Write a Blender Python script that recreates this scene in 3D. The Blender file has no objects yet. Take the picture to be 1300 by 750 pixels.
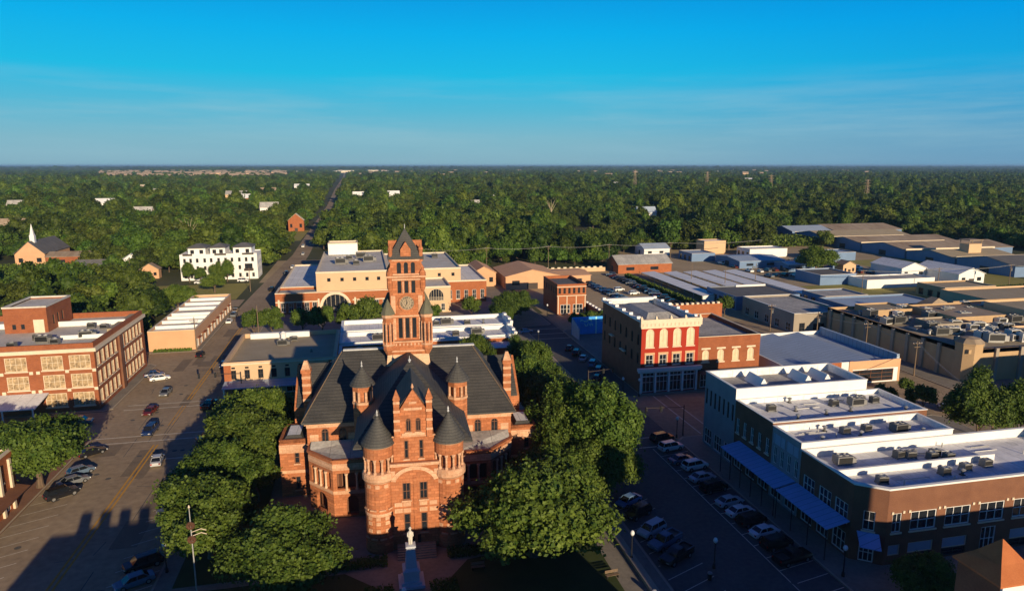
import bpy, math, random
import numpy as np
from mathutils import Vector, Matrix
R = math.radians
sc = bpy.context.scene
# ------------------------------------------------------------------ camera
PITCH, YAW, CAMH = R(10.739), R(12.296), 52.0
cam = bpy.data.cameras.new('camera'); co = bpy.data.objects.new('camera', cam)
sc.collection.objects.link(co)
co.location = (0, 0, CAMH); co.rotation_euler = (R(90) - PITCH, 0, -YAW)
cam.sensor_width = 36; cam.lens = 870 / 1300 * 36; cam.clip_start = .5; cam.clip_end = 90000
sc.camera = co
# ------------------------------------------------------------------ light
SUN_EL, SUN_AZ = R(13.2), R(13.5)      # light travels towards +Y and 13.5 deg to -X
sun = bpy.data.lights.new('sun', 'SUN'); so = bpy.data.objects.new('sun', sun); sc.collection.objects.link(so)
sun.energy = 5.0; sun.angle = R(.5); sun.color = (1, .80, .54)
sdir = Vector((math.sin(SUN_AZ) * math.cos(SUN_EL), -math.cos(SUN_AZ) * math.cos(SUN_EL), math.sin(SUN_EL)))
so.rotation_euler = sdir.to_track_quat('Z', 'Y').to_euler(); so.location = (60, -60, 90)
w = bpy.data.worlds.new('World'); sc.world = w; w.use_nodes = True
N, Lk = w.node_tree.nodes, w.node_tree.links
N.clear()
sky = N.new('ShaderNodeTexSky'); sky.sky_type = 'NISHITA'; sky.sun_disc = False
sky.sun_elevation = SUN_EL; sky.sun_rotation = math.pi - SUN_AZ
sky.altitude = 200; sky.air_density = 1.0; sky.dust_density = .35; sky.ozone_density = 3.0
tc = N.new('ShaderNodeTexCoord'); sx = N.new('ShaderNodeSeparateXYZ'); Lk.new(tc.outputs['Generated'], sx.inputs[0])
# clear evening air away from the sun: pale teal at the horizon, strong azure above (colour by elevation), blended with the sky model
rp = N.new('ShaderNodeValToRGB'); rr = rp.color_ramp
K = 8.0
stops = [(0.0, (.23, .42, .52)), (.035, (.20, .45, .56)), (.075, (.085, .455, .64)), (.12, (.008, .47, .74)), (.175, (.0, .41, .79)), (.235, (.0, .29, .73)), (.42, (.012, .045, .23)), (1.0, (.010, .016, .085))]
rr.elements[0].position = 0; rr.elements[0].color = (*stops[0][1], 1); rr.elements[1].position = 1; rr.elements[1].color = (*stops[-1][1], 1)
for p_, c_ in stops[1:-1]:
    e_ = rr.elements.new(p_); e_.color = (*c_, 1)
Lk.new(sx.outputs[2], rp.inputs[0])
sc_ = N.new('ShaderNodeMixRGB'); sc_.blend_type = 'MULTIPLY'; sc_.inputs[0].default_value = 1; sc_.inputs[2].default_value = (K, K, K, 1); Lk.new(rp.outputs[0], sc_.inputs[1])
mxs = N.new('ShaderNodeMixRGB'); mxs.inputs[0].default_value = .985; Lk.new(sky.outputs[0], mxs.inputs[1]); Lk.new(sc_.outputs[0], mxs.inputs[2])
mp = N.new('ShaderNodeMapping'); mp.inputs['Scale'].default_value = (2.0, 2.0, 24)
nz = N.new('ShaderNodeTexNoise'); nz.inputs['Scale'].default_value = 1.5; nz.inputs['Detail'].default_value = 7; nz.inputs['Roughness'].default_value = .6
cr = N.new('ShaderNodeValToRGB'); cr.color_ramp.elements[0].position = .46; cr.color_ramp.elements[1].position = .74
cr.color_ramp.elements[0].color = (0, 0, 0, 1); cr.color_ramp.elements[1].color = (.46, .46, .46, 1)
band = N.new('ShaderNodeValToRGB')      # thin cirrus sits in a low band of elevation
be = band.color_ramp; be.elements[0].position = .0; be.elements[0].color = (.2, .2, .2, 1); be.elements[1].position = .13; be.elements[1].color = (0, 0, 0, 1)
e = be.elements.new(.06); e.color = (1, 1, 1, 1)
mu = N.new('ShaderNodeMath'); mu.operation = 'MULTIPLY'
mix = N.new('ShaderNodeMixRGB'); mix.inputs[2].default_value = (.34 * K, .54 * K, .62 * K, 1)
bg = N.new('ShaderNodeBackground'); bg.inputs['Strength'].default_value = .112
wo = N.new('ShaderNodeOutputWorld')
Lk.new(tc.outputs['Generated'], mp.inputs[0]); Lk.new(mp.outputs[0], nz.inputs[0]); Lk.new(nz.outputs[0], cr.inputs[0])
Lk.new(sx.outputs[2], band.inputs[0]); Lk.new(cr.outputs[0], mu.inputs[0]); Lk.new(band.outputs[0], mu.inputs[1])
az = N.new('ShaderNodeMapRange'); az.interpolation_type = 'SMOOTHSTEP'; az.inputs[1].default_value = .25; az.inputs[2].default_value = .85; az.inputs[4].default_value = .8; Lk.new(sx.outputs[0], az.inputs[0])
dp = N.new('ShaderNodeMixRGB'); dp.blend_type = 'MULTIPLY'; dp.inputs[2].default_value = (.55, .70, .93, 1); Lk.new(az.outputs[0], dp.inputs[0]); Lk.new(mxs.outputs[0], dp.inputs[1])
Lk.new(mu.outputs[0], mix.inputs[0]); Lk.new(dp.outputs[0], mix.inputs[1]); Lk.new(mix.outputs[0], bg.inputs[0]); Lk.new(bg.outputs[0], wo.inputs[0])
sc.view_settings.view_transform = 'Standard'; sc.view_settings.look = 'None'
sc.view_settings.exposure = .22; sc.view_settings.gamma = 1
sc.render.engine = 'CYCLES'
cy = sc.cycles; cy.max_bounces = 5; cy.diffuse_bounces = 2; cy.glossy_bounces = 2; cy.transmission_bounces = 3; cy.transparent_max_bounces = 4; cy.volume_bounces = 0
cy.use_denoising = True; cy.caustics_reflective = False; cy.caustics_refractive = False
try: cy.denoiser = 'OPENIMAGEDENOISE'
except Exception: pass
rng = random.Random(7); nr = np.random.RandomState(7)

# ------------------------------------------------------------------ helpers
SPLIT = {'hip_rib', 'chimney_band', 'column', 'canopy_post', 'awning_post', 'roof_lantern', 'stone_block', 'pilaster', 'brick_pier', 'post', 'white_coating', 'parapet_wall', 'roof_pipe', 'door_hood', 'corner_stone', 'name_panel', 'roof_bay', 'shop_pier', 'side_ledge', 'turret_colonnette', 'stone_panel', 'balcony_rail', 'insulator', 'merlon_cap', 'window', 'wreath_', 'bay_stone', 'pinnacle', 'string_course', 'dormer_band', 'porch_band', 'roof_patch', 'conduit'}
class MB:
    def __init__(s): s.v = []; s.f = []; s.m = []; s.mi = 0; s.g = []
    def poly(s, pts):
        i = len(s.v); s.v += [tuple(p) for p in pts]; s.f.append(tuple(range(i, i + len(pts)))); s.m.append(s.mi); return s
    def box(s, x0, x1, y0, y1, z0, z1):
        i = len(s.v); s.g.append((i, len(s.f)))
        s.v += [(x0, y0, z0), (x1, y0, z0), (x1, y1, z0), (x0, y1, z0), (x0, y0, z1), (x1, y0, z1), (x1, y1, z1), (x0, y1, z1)]
        for q in ((0, 3, 2, 1), (4, 5, 6, 7), (0, 1, 5, 4), (1, 2, 6, 5), (2, 3, 7, 6), (3, 0, 4, 7)):
            s.f.append(tuple(i + k for k in q)); s.m.append(s.mi)
        return s
    def loft(s, rings, cap0=True, cap1=True):       # rings of equal counts, CCW seen from above when going up
        n = len(rings[0]); b = len(s.v); s.g.append((b, len(s.f)))
        for r in rings: s.v += [tuple(p) for p in r]
        for k in range(len(rings) - 1):
            for j in range(n):
                a, c = b + k * n + j, b + k * n + (j + 1) % n
                s.f.append((a, c, c + n, a + n)); s.m.append(s.mi)
        if cap0: s.f.append(tuple(b + n - 1 - j for j in range(n))); s.m.append(s.mi)
        if cap1: s.f.append(tuple(b + (len(rings) - 1) * n + j for j in range(n))); s.m.append(s.mi)
        return s
    def prism(s, pts, z0, z1): return s.loft([[(x, y, z0) for x, y in pts], [(x, y, z1) for x, y in pts]])
    def lathe(s, x, y, prof, n=16, a0=0):           # prof [(r,z)...]
        return s.loft([[(x + r * math.cos(a0 + 2 * math.pi * j / n), y + r * math.sin(a0 + 2 * math.pi * j / n), z) for j in range(n)] for r, z in prof])
    def cyl(s, x, y, z0, z1, r, n=10): return s.lathe(x, y, [(r, z0), (r, z1)], n)
    def sqpyr(s, x, y, h, z0, z1, h1=.02): return s.loft([[(x - h, y - h, z0), (x + h, y - h, z0), (x + h, y + h, z0), (x - h, y + h, z0)], [(x - h1, y - h1, z1), (x + h1, y - h1, z1), (x + h1, y + h1, z1), (x - h1, y + h1, z1)]])
    def tube(s, p, q, r, n=6, r2=None):
        p, q = Vector(p), Vector(q); d = (q - p).normalized(); a = d.orthogonal().normalized(); c = d.cross(a); r2 = r if r2 is None else r2
        return s.loft([[p + (a * math.cos(t) + c * math.sin(t)) * r for t in [2 * math.pi * j / n for j in range(n)]], [q + (a * math.cos(t) + c * math.sin(t)) * r2 for t in [2 * math.pi * j / n for j in range(n)]]])
    def hip(s, x0, x1, y0, y1, z, rx0, rx1, ry0, ry1, zr, th=.25):
        return s.loft([[(x0, y0, z), (x1, y0, z), (x1, y1, z), (x0, y1, z)], [(x0, y0, z + th), (x1, y0, z + th), (x1, y1, z + th), (x0, y1, z + th)], [(rx0, ry0, zr), (rx1, ry0, zr), (rx1, ry1, zr), (rx0, ry1, zr)]])
    def gable(s, x0, x1, y0, y1, z, zr, axis='x', th=.2):   # two roof slabs
        if axis == 'x':
            ym = (y0 + y1) / 2
            s.loft([[(x0, y0, z), (x1, y0, z), (x1, ym, zr), (x0, ym, zr)], [(x0, y0, z + th), (x1, y0, z + th), (x1, ym, zr + th), (x0, ym, zr + th)]])
            s.loft([[(x0, ym, zr), (x1, ym, zr), (x1, y1, z), (x0, y1, z)], [(x0, ym, zr + th), (x1, ym, zr + th), (x1, y1, z + th), (x0, y1, z + th)]])
        else:
            xm = (x0 + x1) / 2
            s.loft([[(x0, y0, z), (xm, y0, zr), (xm, y1, zr), (x0, y1, z)], [(x0, y0, z + th), (xm, y0, zr + th), (xm, y1, zr + th), (x0, y1, z + th)]])
            s.loft([[(xm, y0, zr), (x1, y0, z), (x1, y1, z), (xm, y1, zr)], [(xm, y0, zr + th), (x1, y0, z + th), (x1, y1, z + th), (xm, y1, zr + th)]])
        return s
    def ring(s, x0, x1, y0, y1, z0, z1, t):          # four butted boxes
        s.box(x0, x1, y0, y0 + t, z0, z1); s.box(x0, x1, y1 - t, y1, z0, z1); s.box(x0, x0 + t, y0 + t, y1 - t, z0, z1); s.box(x1 - t, x1, y0 + t, y1 - t, z0, z1); return s
    def mesh(s, name, mats):
        me = bpy.data.meshes.new(name); me.from_pydata(s.v, [], s.f)
        for m in (mats if isinstance(mats, (list, tuple)) else [mats]):
            if m: me.materials.append(m)
        if any(s.m): me.polygons.foreach_set('material_index', s.m)
        me.update(); return me
    def build(s, name, mats, parent=None, world=False):
        if name in SPLIT and len(s.g) > 1 and s.g[0] == (0, 0):       # each piece becomes a part of its own
            ends = s.g[1:] + [(len(s.v), len(s.f))]; o = None
            for (v0, f0), (v1, f1) in zip(s.g, ends):
                m_ = MB(); m_.v = s.v[v0:v1]; m_.f = [tuple(i - v0 for i in f) for f in s.f[f0:f1]]; m_.m = s.m[f0:f1]; o = m_.build(name, mats, parent, world)
            return o
        if world and parent is not None:
            o = parent.location; s.v = [(x - o.x, y - o.y, z - o.z) for x, y, z in s.v]
        return link(name, s.mesh(name, mats), parent)
def link(name, me, parent=None, loc=(0, 0, 0), rz=0):
    o = bpy.data.objects.new(name, me); sc.collection.objects.link(o); o.parent = parent; o.location = loc; o.rotation_euler = (0, 0, rz); return o
def tag(o, label=None, cat=None, group=None, kind=None):
    if label: o['label'] = label
    if cat: o['category'] = cat
    if group: o['group'] = group
    if kind: o['kind'] = kind
    return o
def T(name, label, cat, loc=(0, 0, 0), rz=0, group=None):
    return tag(link(name, None, None, loc, rz), label, cat, group)
def copy_tree(o, parent=None):
    c = o.copy(); sc.collection.objects.link(c); c.parent = parent
    for ch in o.children: copy_tree(ch, c)
    return c

# ------------------------------------------------------------------ materials
MATS = {}
def mat(name, col, rough=.85, var=.22, scale=.6, spec=.3, metal=0, col2=None, fine=6.0, bump=0, rand=0, stretch=None, bands=None, ashlar=None):
    """noise-varied surface: two noise octaves (broad patches, fine grain) move the base colour a little"""
    if name in MATS: return MATS[name]
    m = bpy.data.materials.new(name); m.use_nodes = True; nt = m.node_tree; n, l = nt.nodes, nt.links
    b = n['Principled BSDF']; b.inputs['Roughness'].default_value = rough; b.inputs['Metallic'].default_value = metal; b.inputs['Specular IOR Level'].default_value = spec
    t = n.new('ShaderNodeTexCoord'); src = t.outputs['Object']
    if stretch:
        mpp = n.new('ShaderNodeMapping'); mpp.inputs['Scale'].default_value = stretch; l.new(src, mpp.inputs[0]); src = mpp.outputs[0]
    n1 = n.new('ShaderNodeTexNoise'); n1.inputs['Scale'].default_value = scale; n1.inputs['Detail'].default_value = 4
    n2 = n.new('ShaderNodeTexNoise'); n2.inputs['Scale'].default_value = fine; n2.inputs['Detail'].default_value = 3
    l.new(src, n1.inputs[0]); l.new(src, n2.inputs[0])
    ad = n.new('ShaderNodeMath'); ad.operation = 'ADD'; l.new(n1.outputs[0], ad.inputs[0]); l.new(n2.outputs[0], ad.inputs[1])
    rp = n.new('ShaderNodeMapRange'); rp.inputs[1].default_value = .65; rp.inputs[2].default_value = 1.35; l.new(ad.outputs[0], rp.inputs[0])
    mx = n.new('ShaderNodeMixRGB'); c2 = col2 or tuple(min(1, c * (1 + var)) for c in col); c1 = col if col2 else tuple(c * (1 - var) for c in col)
    mx.inputs[1].default_value = (*c1, 1); mx.inputs[2].default_value = (*c2, 1); l.new(rp.outputs[0], mx.inputs[0])
    out = mx.outputs[0]
    if bands:     # (axis, period m, width fraction, colour): courses of another stone or seams of a metal sheet
        ax, per, wd, bc = bands
        sp = n.new('ShaderNodeSeparateXYZ'); l.new(t.outputs['Object'], sp.inputs[0])
        md = n.new('ShaderNodeMath'); md.operation = 'MODULO'; md.inputs[1].default_value = per
        ad2 = n.new('ShaderNodeMath'); ad2.operation = 'ADD'; ad2.inputs[1].default_value = 1000 * per; l.new(sp.outputs['XYZ'.index(ax)], ad2.inputs[0]); l.new(ad2.outputs[0], md.inputs[0])
        lt = n.new('ShaderNodeMath'); lt.operation = 'LESS_THAN'; lt.inputs[1].default_value = per * wd; l.new(md.outputs[0], lt.inputs[0])
        m2 = n.new('ShaderNodeMixRGB'); m2.inputs[2].default_value = (*bc, 1); l.new(lt.outputs[0], m2.inputs[0]); l.new(out, m2.inputs[1]); out = m2.outputs[0]
    if ashlar:    # (block length, course height, mortar width, joint colour, contrast): squared blocks of uneven tone in courses
        bl_, bh_, mo_, jc_, ct_ = ashlar; sp = n.new('ShaderNodeSeparateXYZ'); l.new(t.outputs['Object'], sp.inputs[0]); a_ = n.new('ShaderNodeMath'); a_.operation = 'ADD'; l.new(sp.outputs[0], a_.inputs[0]); l.new(sp.outputs[1], a_.inputs[1])
        cb = n.new('ShaderNodeCombineXYZ'); l.new(a_.outputs[0], cb.inputs[0]); l.new(sp.outputs[2], cb.inputs[1]); bt = n.new('ShaderNodeTexBrick'); l.new(cb.outputs[0], bt.inputs['Vector'])
        bt.inputs['Scale'].default_value = 1; bt.inputs['Mortar Size'].default_value = mo_; bt.inputs['Brick Width'].default_value = bl_; bt.inputs['Row Height'].default_value = bh_; bt.inputs['Bias'].default_value = 0
        bt.inputs['Color1'].default_value = (1 - ct_, 1 - ct_, 1 - ct_, 1); bt.inputs['Color2'].default_value = (1 + ct_, 1 + ct_, 1 + ct_, 1); bt.inputs['Mortar'].default_value = (*jc_, 1)
        m3 = n.new('ShaderNodeMixRGB'); m3.blend_type = 'MULTIPLY'; m3.inputs[0].default_value = 1; l.new(out, m3.inputs[1]); l.new(bt.outputs[0], m3.inputs[2]); out = m3.outputs[0]
    if rand:
        oi = n.new('ShaderNodeObjectInfo'); mr = n.new('ShaderNodeMapRange'); mr.inputs[3].default_value = 1 - rand; mr.inputs[4].default_value = 1 + rand; l.new(oi.outputs['Random'], mr.inputs[0])
        hv = n.new('ShaderNodeHueSaturation'); l.new(mr.outputs[0], hv.inputs['Value']); l.new(out, hv.inputs['Color']); out = hv.outputs[0]
    l.new(out, b.inputs['Base Color'])
    if bump:
        bp = n.new('ShaderNodeBump'); bp.inputs['Strength'].default_value = bump; bp.inputs['Distance'].default_value = .1; l.new(ad.outputs[0], bp.inputs['Height']); l.new(bp.outputs[0], b.inputs['Normal'])
    MATS[name] = m; return m
def foliage(name, c1, c2, rand=.25):
    m = bpy.data.materials.new(name); m.use_nodes = True; nt = m.node_tree; n, l = nt.nodes, nt.links; b = n['Principled BSDF']
    b.inputs['Roughness'].default_value = .6; b.inputs['Specular IOR Level'].default_value = .25
    t = n.new('ShaderNodeTexCoord'); n1 = n.new('ShaderNodeTexNoise'); n1.inputs['Scale'].default_value = .55; n1.inputs['Detail'].default_value = 5; l.new(t.outputs['Object'], n1.inputs[0])
    ge = n.new('ShaderNodeNewGeometry')
    ad = n.new('ShaderNodeMath'); ad.operation = 'MULTIPLY_ADD'; ad.inputs[1].default_value = .45; l.new(ge.outputs['Random Per Island'], ad.inputs[0]); l.new(n1.outputs[0], ad.inputs[2])
    rp = n.new('ShaderNodeMapRange'); rp.inputs[1].default_value = .45; rp.inputs[2].default_value = .98; l.new(ad.outputs[0], rp.inputs[0])
    mx = n.new('ShaderNodeMixRGB'); mx.inputs[1].default_value = (*c1, 1); mx.inputs[2].default_value = (*c2, 1); l.new(rp.outputs[0], mx.inputs[0])
    oi = n.new('ShaderNodeObjectInfo'); hv = n.new('ShaderNodeHueSaturation')
    mr = n.new('ShaderNodeMapRange'); mr.inputs[3].default_value = 1 - rand; mr.inputs[4].default_value = 1 + rand * 1.3; l.new(oi.outputs['Random'], mr.inputs[0]); l.new(mr.outputs[0], hv.inputs['Value'])
    w2 = n.new('ShaderNodeTexWhiteNoise'); w2.noise_dimensions = '1D'; l.new(oi.outputs['Random'], w2.inputs['W'])
    mh = n.new('ShaderNodeMapRange'); mh.inputs[3].default_value = .5 - .010 * rand / .25; mh.inputs[4].default_value = .5 + .016 * rand / .25; l.new(w2.outputs[0], mh.inputs[0]); l.new(mh.outputs[0], hv.inputs['Hue'])
    l.new(mx.outputs[0], hv.inputs['Color']); l.new(hv.outputs[0], b.inputs['Base Color'])
    tr = n.new('ShaderNodeBsdfTranslucent'); l.new(hv.outputs[0], tr.inputs[0]); ms = n.new('ShaderNodeMixShader'); ms.inputs[0].default_value = .22
    l.new(b.outputs[0], ms.inputs[1]); l.new(tr.outputs[0], ms.inputs[2]); l.new(ms.outputs[0], n['Material Output'].inputs[0]); return m
M = {}
M['sand'] = mat('red_sandstone', (.37, .12, .046), col2=(.50, .195, .088), scale=.35, fine=3.5, bump=.3, ashlar=(.95, .42, .03, (.75, .7, .65), .20))
M['granite'] = mat('pink_granite', (.52, .27, .15), col2=(.68, .42, .27), scale=.5, fine=4, bump=.2, ashlar=(1.1, .5, .03, (.8, .75, .7), .14))
M['cream'] = mat('cream_stone', (.62, .40, .25), col2=(.72, .50, .33), scale=.5, fine=4, ashlar=(1.2, .55, .02, (.85, .8, .75), .07))
M['slate'] = mat('grey_slate', (.042, .041, .040), col2=(.098, .093, .083), rough=.7, scale=.35, fine=5, spec=.35, bands=('Z', .34, .16, (.03, .03, .03)))
M['lead'] = mat('pale_ridge_metal', (.5, .5, .5), rough=.5)
M['brick'] = mat('red_brick', (.235, .07, .028), col2=(.33, .11, .046), scale=.5, fine=8, ashlar=(.5, .2, .02, (1.15, 1.2, 1.25), .12))
M['brick_dark'] = mat('brown_brick', (.15, .065, .038), col2=(.24, .11, .06), scale=.5, fine=8)
M['brick_org'] = mat('orange_brick', (.29, .088, .032), col2=(.39, .13, .050), scale=.5, fine=8, ashlar=(.5, .2, .02, (1.15, 1.2, 1.25), .10))
M['redpaint'] = mat('red_painted_wall', (.36, .030, .013), var=.07, scale=.4)
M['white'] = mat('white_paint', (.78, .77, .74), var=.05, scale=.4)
M['white_shaded'] = mat('shaded_white_wall', (.30, .30, .31), var=.15, scale=.5)  # white side walls whose shade is put into a grey base colour
M['trim'] = mat('cream_trim', (.70, .58, .42), var=.10, scale=.8)
M['tan'] = mat('tan_stucco', (.62, .42, .25), var=.07, scale=.3)
M['peach'] = mat('peach_stucco', (.62, .36, .20), var=.10, scale=.3)
M['beige'] = mat('beige_brick', (.46, .31, .17), var=.14, scale=.4, fine=7)
M['beige_grey'] = mat('grey_tan_block', (.33, .28, .22), var=.12, scale=.3, fine=7)
M['roof_white'] = mat('white_membrane', (.60, .60, .60), col2=(.90, .90, .89), scale=.22, fine=1.6, bands=('X', 2.6, .035, (.50, .50, .50)))
M['roof_grey'] = mat('grey_membrane', (.26, .25, .24), col2=(.52, .50, .46), scale=.25, fine=2, bands=('X', 3.1, .03, (.24, .23, .22)))
M['roof_dirty'] = mat('weathered_pale_roof', (.50, .46, .39), col2=(.72, .68, .60), scale=.2, fine=1.5)
M['roof_grav'] = mat('tan_gravel_roof', (.33, .27, .17), col2=(.44, .36, .24), scale=.25, fine=3)
M['roof_dark'] = mat('dark_roofing', (.10, .10, .10), col2=(.18, .17, .16), scale=.3, fine=3)
M['roof_rust'] = mat('rusty_sheet_roof', (.23, .155, .095), col2=(.42, .34, .25), scale=.06, fine=.5, stretch=(1, .25, 1))
M['sheet_blue'] = mat('blue_grey_sheet', (.36, .43, .52), var=.12, rough=.5, scale=.2, bands=('Y', 1.6, .1, (.2, .24, .3)))
M['sheet_wall'] = mat('grey_blue_siding', (.16, .24, .38), var=.12, scale=.2, bands=('Y', 1.2, .12, (.2, .22, .26)))
M['carport'] = mat('white_corrugated_sheet', (.84, .82, .78), var=.06, scale=.2, rough=.5, bands=('Y', 5.2, .07, (.5, .5, .5)))
M['awning'] = mat('shade_blue_awning', (.22, .42, .74), var=.10, rough=.5, bands=('Y', 1.1, .09, (.12, .25, .48)))  # blue cast of metal in shade, put into the awning colour
M['glass'] = mat('dark_window_glass', (.018, .022, .028), rough=.12, var=.4, scale=.8, spec=.6)
M['blind'] = mat('glass_with_tan_blinds', (.16, .11, .06), col2=(.66, .47, .27), rough=.35, scale=.9, fine=3.0)
M['creamglass'] = mat('glass_with_cream_blinds', (.60, .46, .28), col2=(.82, .68, .48), rough=.35, scale=1.0)
M['panel'] = mat('pale_window_film', (.30, .36, .45), var=.08, rough=.4)
M['frame_w'] = mat('white_window_frame', (.72, .70, .66), var=.05)
M['frame_d'] = mat('dark_window_frame', (.07, .055, .045), var=.1)
M['frame_b'] = mat('brown_window_frame', (.20, .09, .05), var=.1)
M['unit_pale'] = mat('pale_unit_casing', (.52, .51, .48), rough=.5, var=.2, rand=.35)
M['steel'] = mat('galvanised_steel', (.36, .36, .35), rough=.5, var=.2, metal=.3, rand=.3)
M['unit'] = mat('grey_unit_casing', (.17, .165, .155), rough=.6, var=.2, rand=.35)
M['black'] = mat('black_metal', (.02, .02, .02), rough=.5, var=.2)
M['wood'] = mat('weathered_wood_pole', (.20, .14, .09), var=.25, scale=2, stretch=(1, 1, .2))
M['bark'] = mat('tree_bark', (.13, .09, .06), var=.3, scale=3, stretch=(1, 1, .25))
M['asphalt'] = mat('worn_asphalt', (.245, .18, .115), col2=(.42, .32, .205), scale=.07, fine=.9, rough=.9)
M['asphalt_dark'] = mat('shade_and_tar_asphalt', (.085, .08, .072), col2=(.145, .135, .12), scale=.12, fine=1.5)
M['pave'] = mat('concrete_pavement', (.20, .175, .14), col2=(.30, .265, .21), scale=.3, fine=2)
M['pave_brick'] = mat('brick_pavement', (.22, .11, .07), col2=(.30, .16, .10), scale=.4, fine=4)
M['kerb'] = mat('pale_kerb', (.44, .36, .26), var=.12, scale=.5)
M['paint_w'] = mat('white_road_paint', (.62, .55, .43), var=.2, scale=1.5)
M['paint_y'] = mat('yellow_road_paint', (.58, .30, .045), var=.15, scale=1.5)
M['lawn'] = mat('lawn', (.035, .05, .012), col2=(.06, .08, .02), scale=.4, fine=5)
M['lawn_dry'] = mat('dry_lawn', (.26, .24, .05), col2=(.36, .31, .08), scale=.1, fine=2)
M['dirt'] = mat('gravel_yard', (.34, .255, .14), col2=(.48, .37, .22), scale=.06, fine=.8)
M['ground'] = mat('ground', (.045, .055, .018), col2=(.10, .10, .035), scale=.004, fine=.04)
M['tyre'] = mat('tyre_rubber', (.015, .015, .015), var=.2)
M['hub'] = mat('wheel_hub', (.35, .35, .35), rough=.35, metal=.6)
M['carglass'] = mat('tinted_car_glass', (.012, .014, .018), rough=.06, spec=.7)
M['lamp_red'] = mat('red_lamp_lens', (.35, .01, .01), rough=.2)
M['lamp_clear'] = mat('clear_lamp_lens', (.75, .75, .72), rough=.15)
for nm, c in dict(silver=(.50, .51, .52), white=(.78, .78, .76), black=(.012, .012, .014), blue=(.015, .035, .11), slate=(.10, .15, .22), grey=(.16, .17, .18), red=(.13, .02, .015), sky=(.16, .28, .45), tan=(.36, .28, .18)).items():
    M['car_' + nm] = mat('car_paint_' + nm, c, rough=.22, var=.03, spec=.6)
M['leaf'] = foliage('oak_foliage', (.042, .082, .010), (.130, .182, .026), rand=.14)
M['leaf_far'] = foliage('woodland_foliage', (.026, .053, .007), (.100, .144, .017), rand=.48)
M['leaf_olive'] = foliage('olive_foliage', (.045, .066, .009), (.125, .160, .024), rand=.25)

# ------------------------------------------------------------------ windows and walls
def outline(wd, h, arch, ins=0):
    a = wd / 2 - ins
    if not arch: return [(-a, ins), (a, ins), (a, h - ins), (-a, h - ins)]
    c = h - wd / 2
    return [(-a, ins), (a, ins)] + [(a * math.cos(t), c + a * math.sin(t)) for t in [math.pi * k / 10 for k in range(11)]]
WC = {}
STY = dict(   # frame, pane, mullions x, z, sill, bar width
    tan=('trim', 'blind', 3, 1, 'trim', .12), tans=('trim', 'blind', 2, 1, 'trim', .12), wh=('frame_w', 'glass', 1, 1, 'trim', .10), wh3=('frame_w', 'glass', 2, 1, 'trim', .14), wh2=('frame_w', 'glass', 1, 1, None, .1),
    dk=('frame_d', 'glass', 1, 1, None, .1), dk0=('frame_d', 'glass', 0, 0, None, .08), br=('frame_b', 'glass', 1, 1, 'granite', .12), brs=('frame_b', 'glass', 0, 1, 'granite', .12), arcade=('frame_d', 'glass', 0, 0, None, .02),
    cr=('trim', 'creamglass', 1, 1, 'trim', .16), shop=('frame_w', 'glass', 2, 1, None, .14), film=('trim', 'panel', 0, 0, None, .1), grid=('trim', 'glass', 5, 3, None, .12), big=('frame_b', 'glass', 3, 2, None, .14), sm=('frame_w', 'glass', 1, 0, None, .12))
def win_mesh(wd, h, arch, sty):
    k = (round(wd, 2), round(h, 2), arch, sty)
    if k in WC: return WC[k]
    fr, pn, nx, nz_, sl, bw = STY[sty]
    p = MB(); p.poly([(x, .18, z) for x, z in outline(wd, h, arch, bw * .5)])
    f = MB(); o, i = outline(wd, h, arch), outline(wd, h, arch, bw); n = len(o)
    for j in range(n):
        a, b = j, (j + 1) % n
        f.poly([(o[a][0], .08, o[a][1]), (o[b][0], .08, o[b][1]), (i[b][0], .08, i[b][1]), (i[a][0], .08, i[a][1])])
        f.poly([(i[a][0], .08, i[a][1]), (i[b][0], .08, i[b][1]), (i[b][0], .19, i[b][1]), (i[a][0], .19, i[a][1])])
    t = bw * .32; hz = h - wd / 2 if arch else h
    for q in range(nx):
        x = -wd / 2 + wd * (q + 1) / (nx + 1); f.box(x - t, x + t, .10, .17, bw, h - bw - (0 if not arch else (wd / 2) * (1 - math.sqrt(max(0, 1 - (x / (wd / 2)) ** 2)))))
    for q in range(nz_):
        z = hz * (q + 1) / (nz_ + 1) if not (arch and nz_ == 1) else hz
        f.box(-wd / 2 + bw, wd / 2 - bw, .105, .165, z - t, z + t)
    s = None
    if sl: s = MB().box(-wd / 2 - .15, wd / 2 + .15, -.14, .06, -.22, -.005).mesh('sill', M[sl])
    WC[k] = (p.mesh('pane', M[pn]), f.mesh('frame', M[fr]), s); return WC[k]
def add_window(root, x, y, z, ang, wd, h, arch, sty):
    p, f, s = win_mesh(wd, h, arch, sty)
    o = link('window', p, root, (x, y, z), ang); link('frame', f, o)
    if s: link('sill', s, o)
    return o
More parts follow.
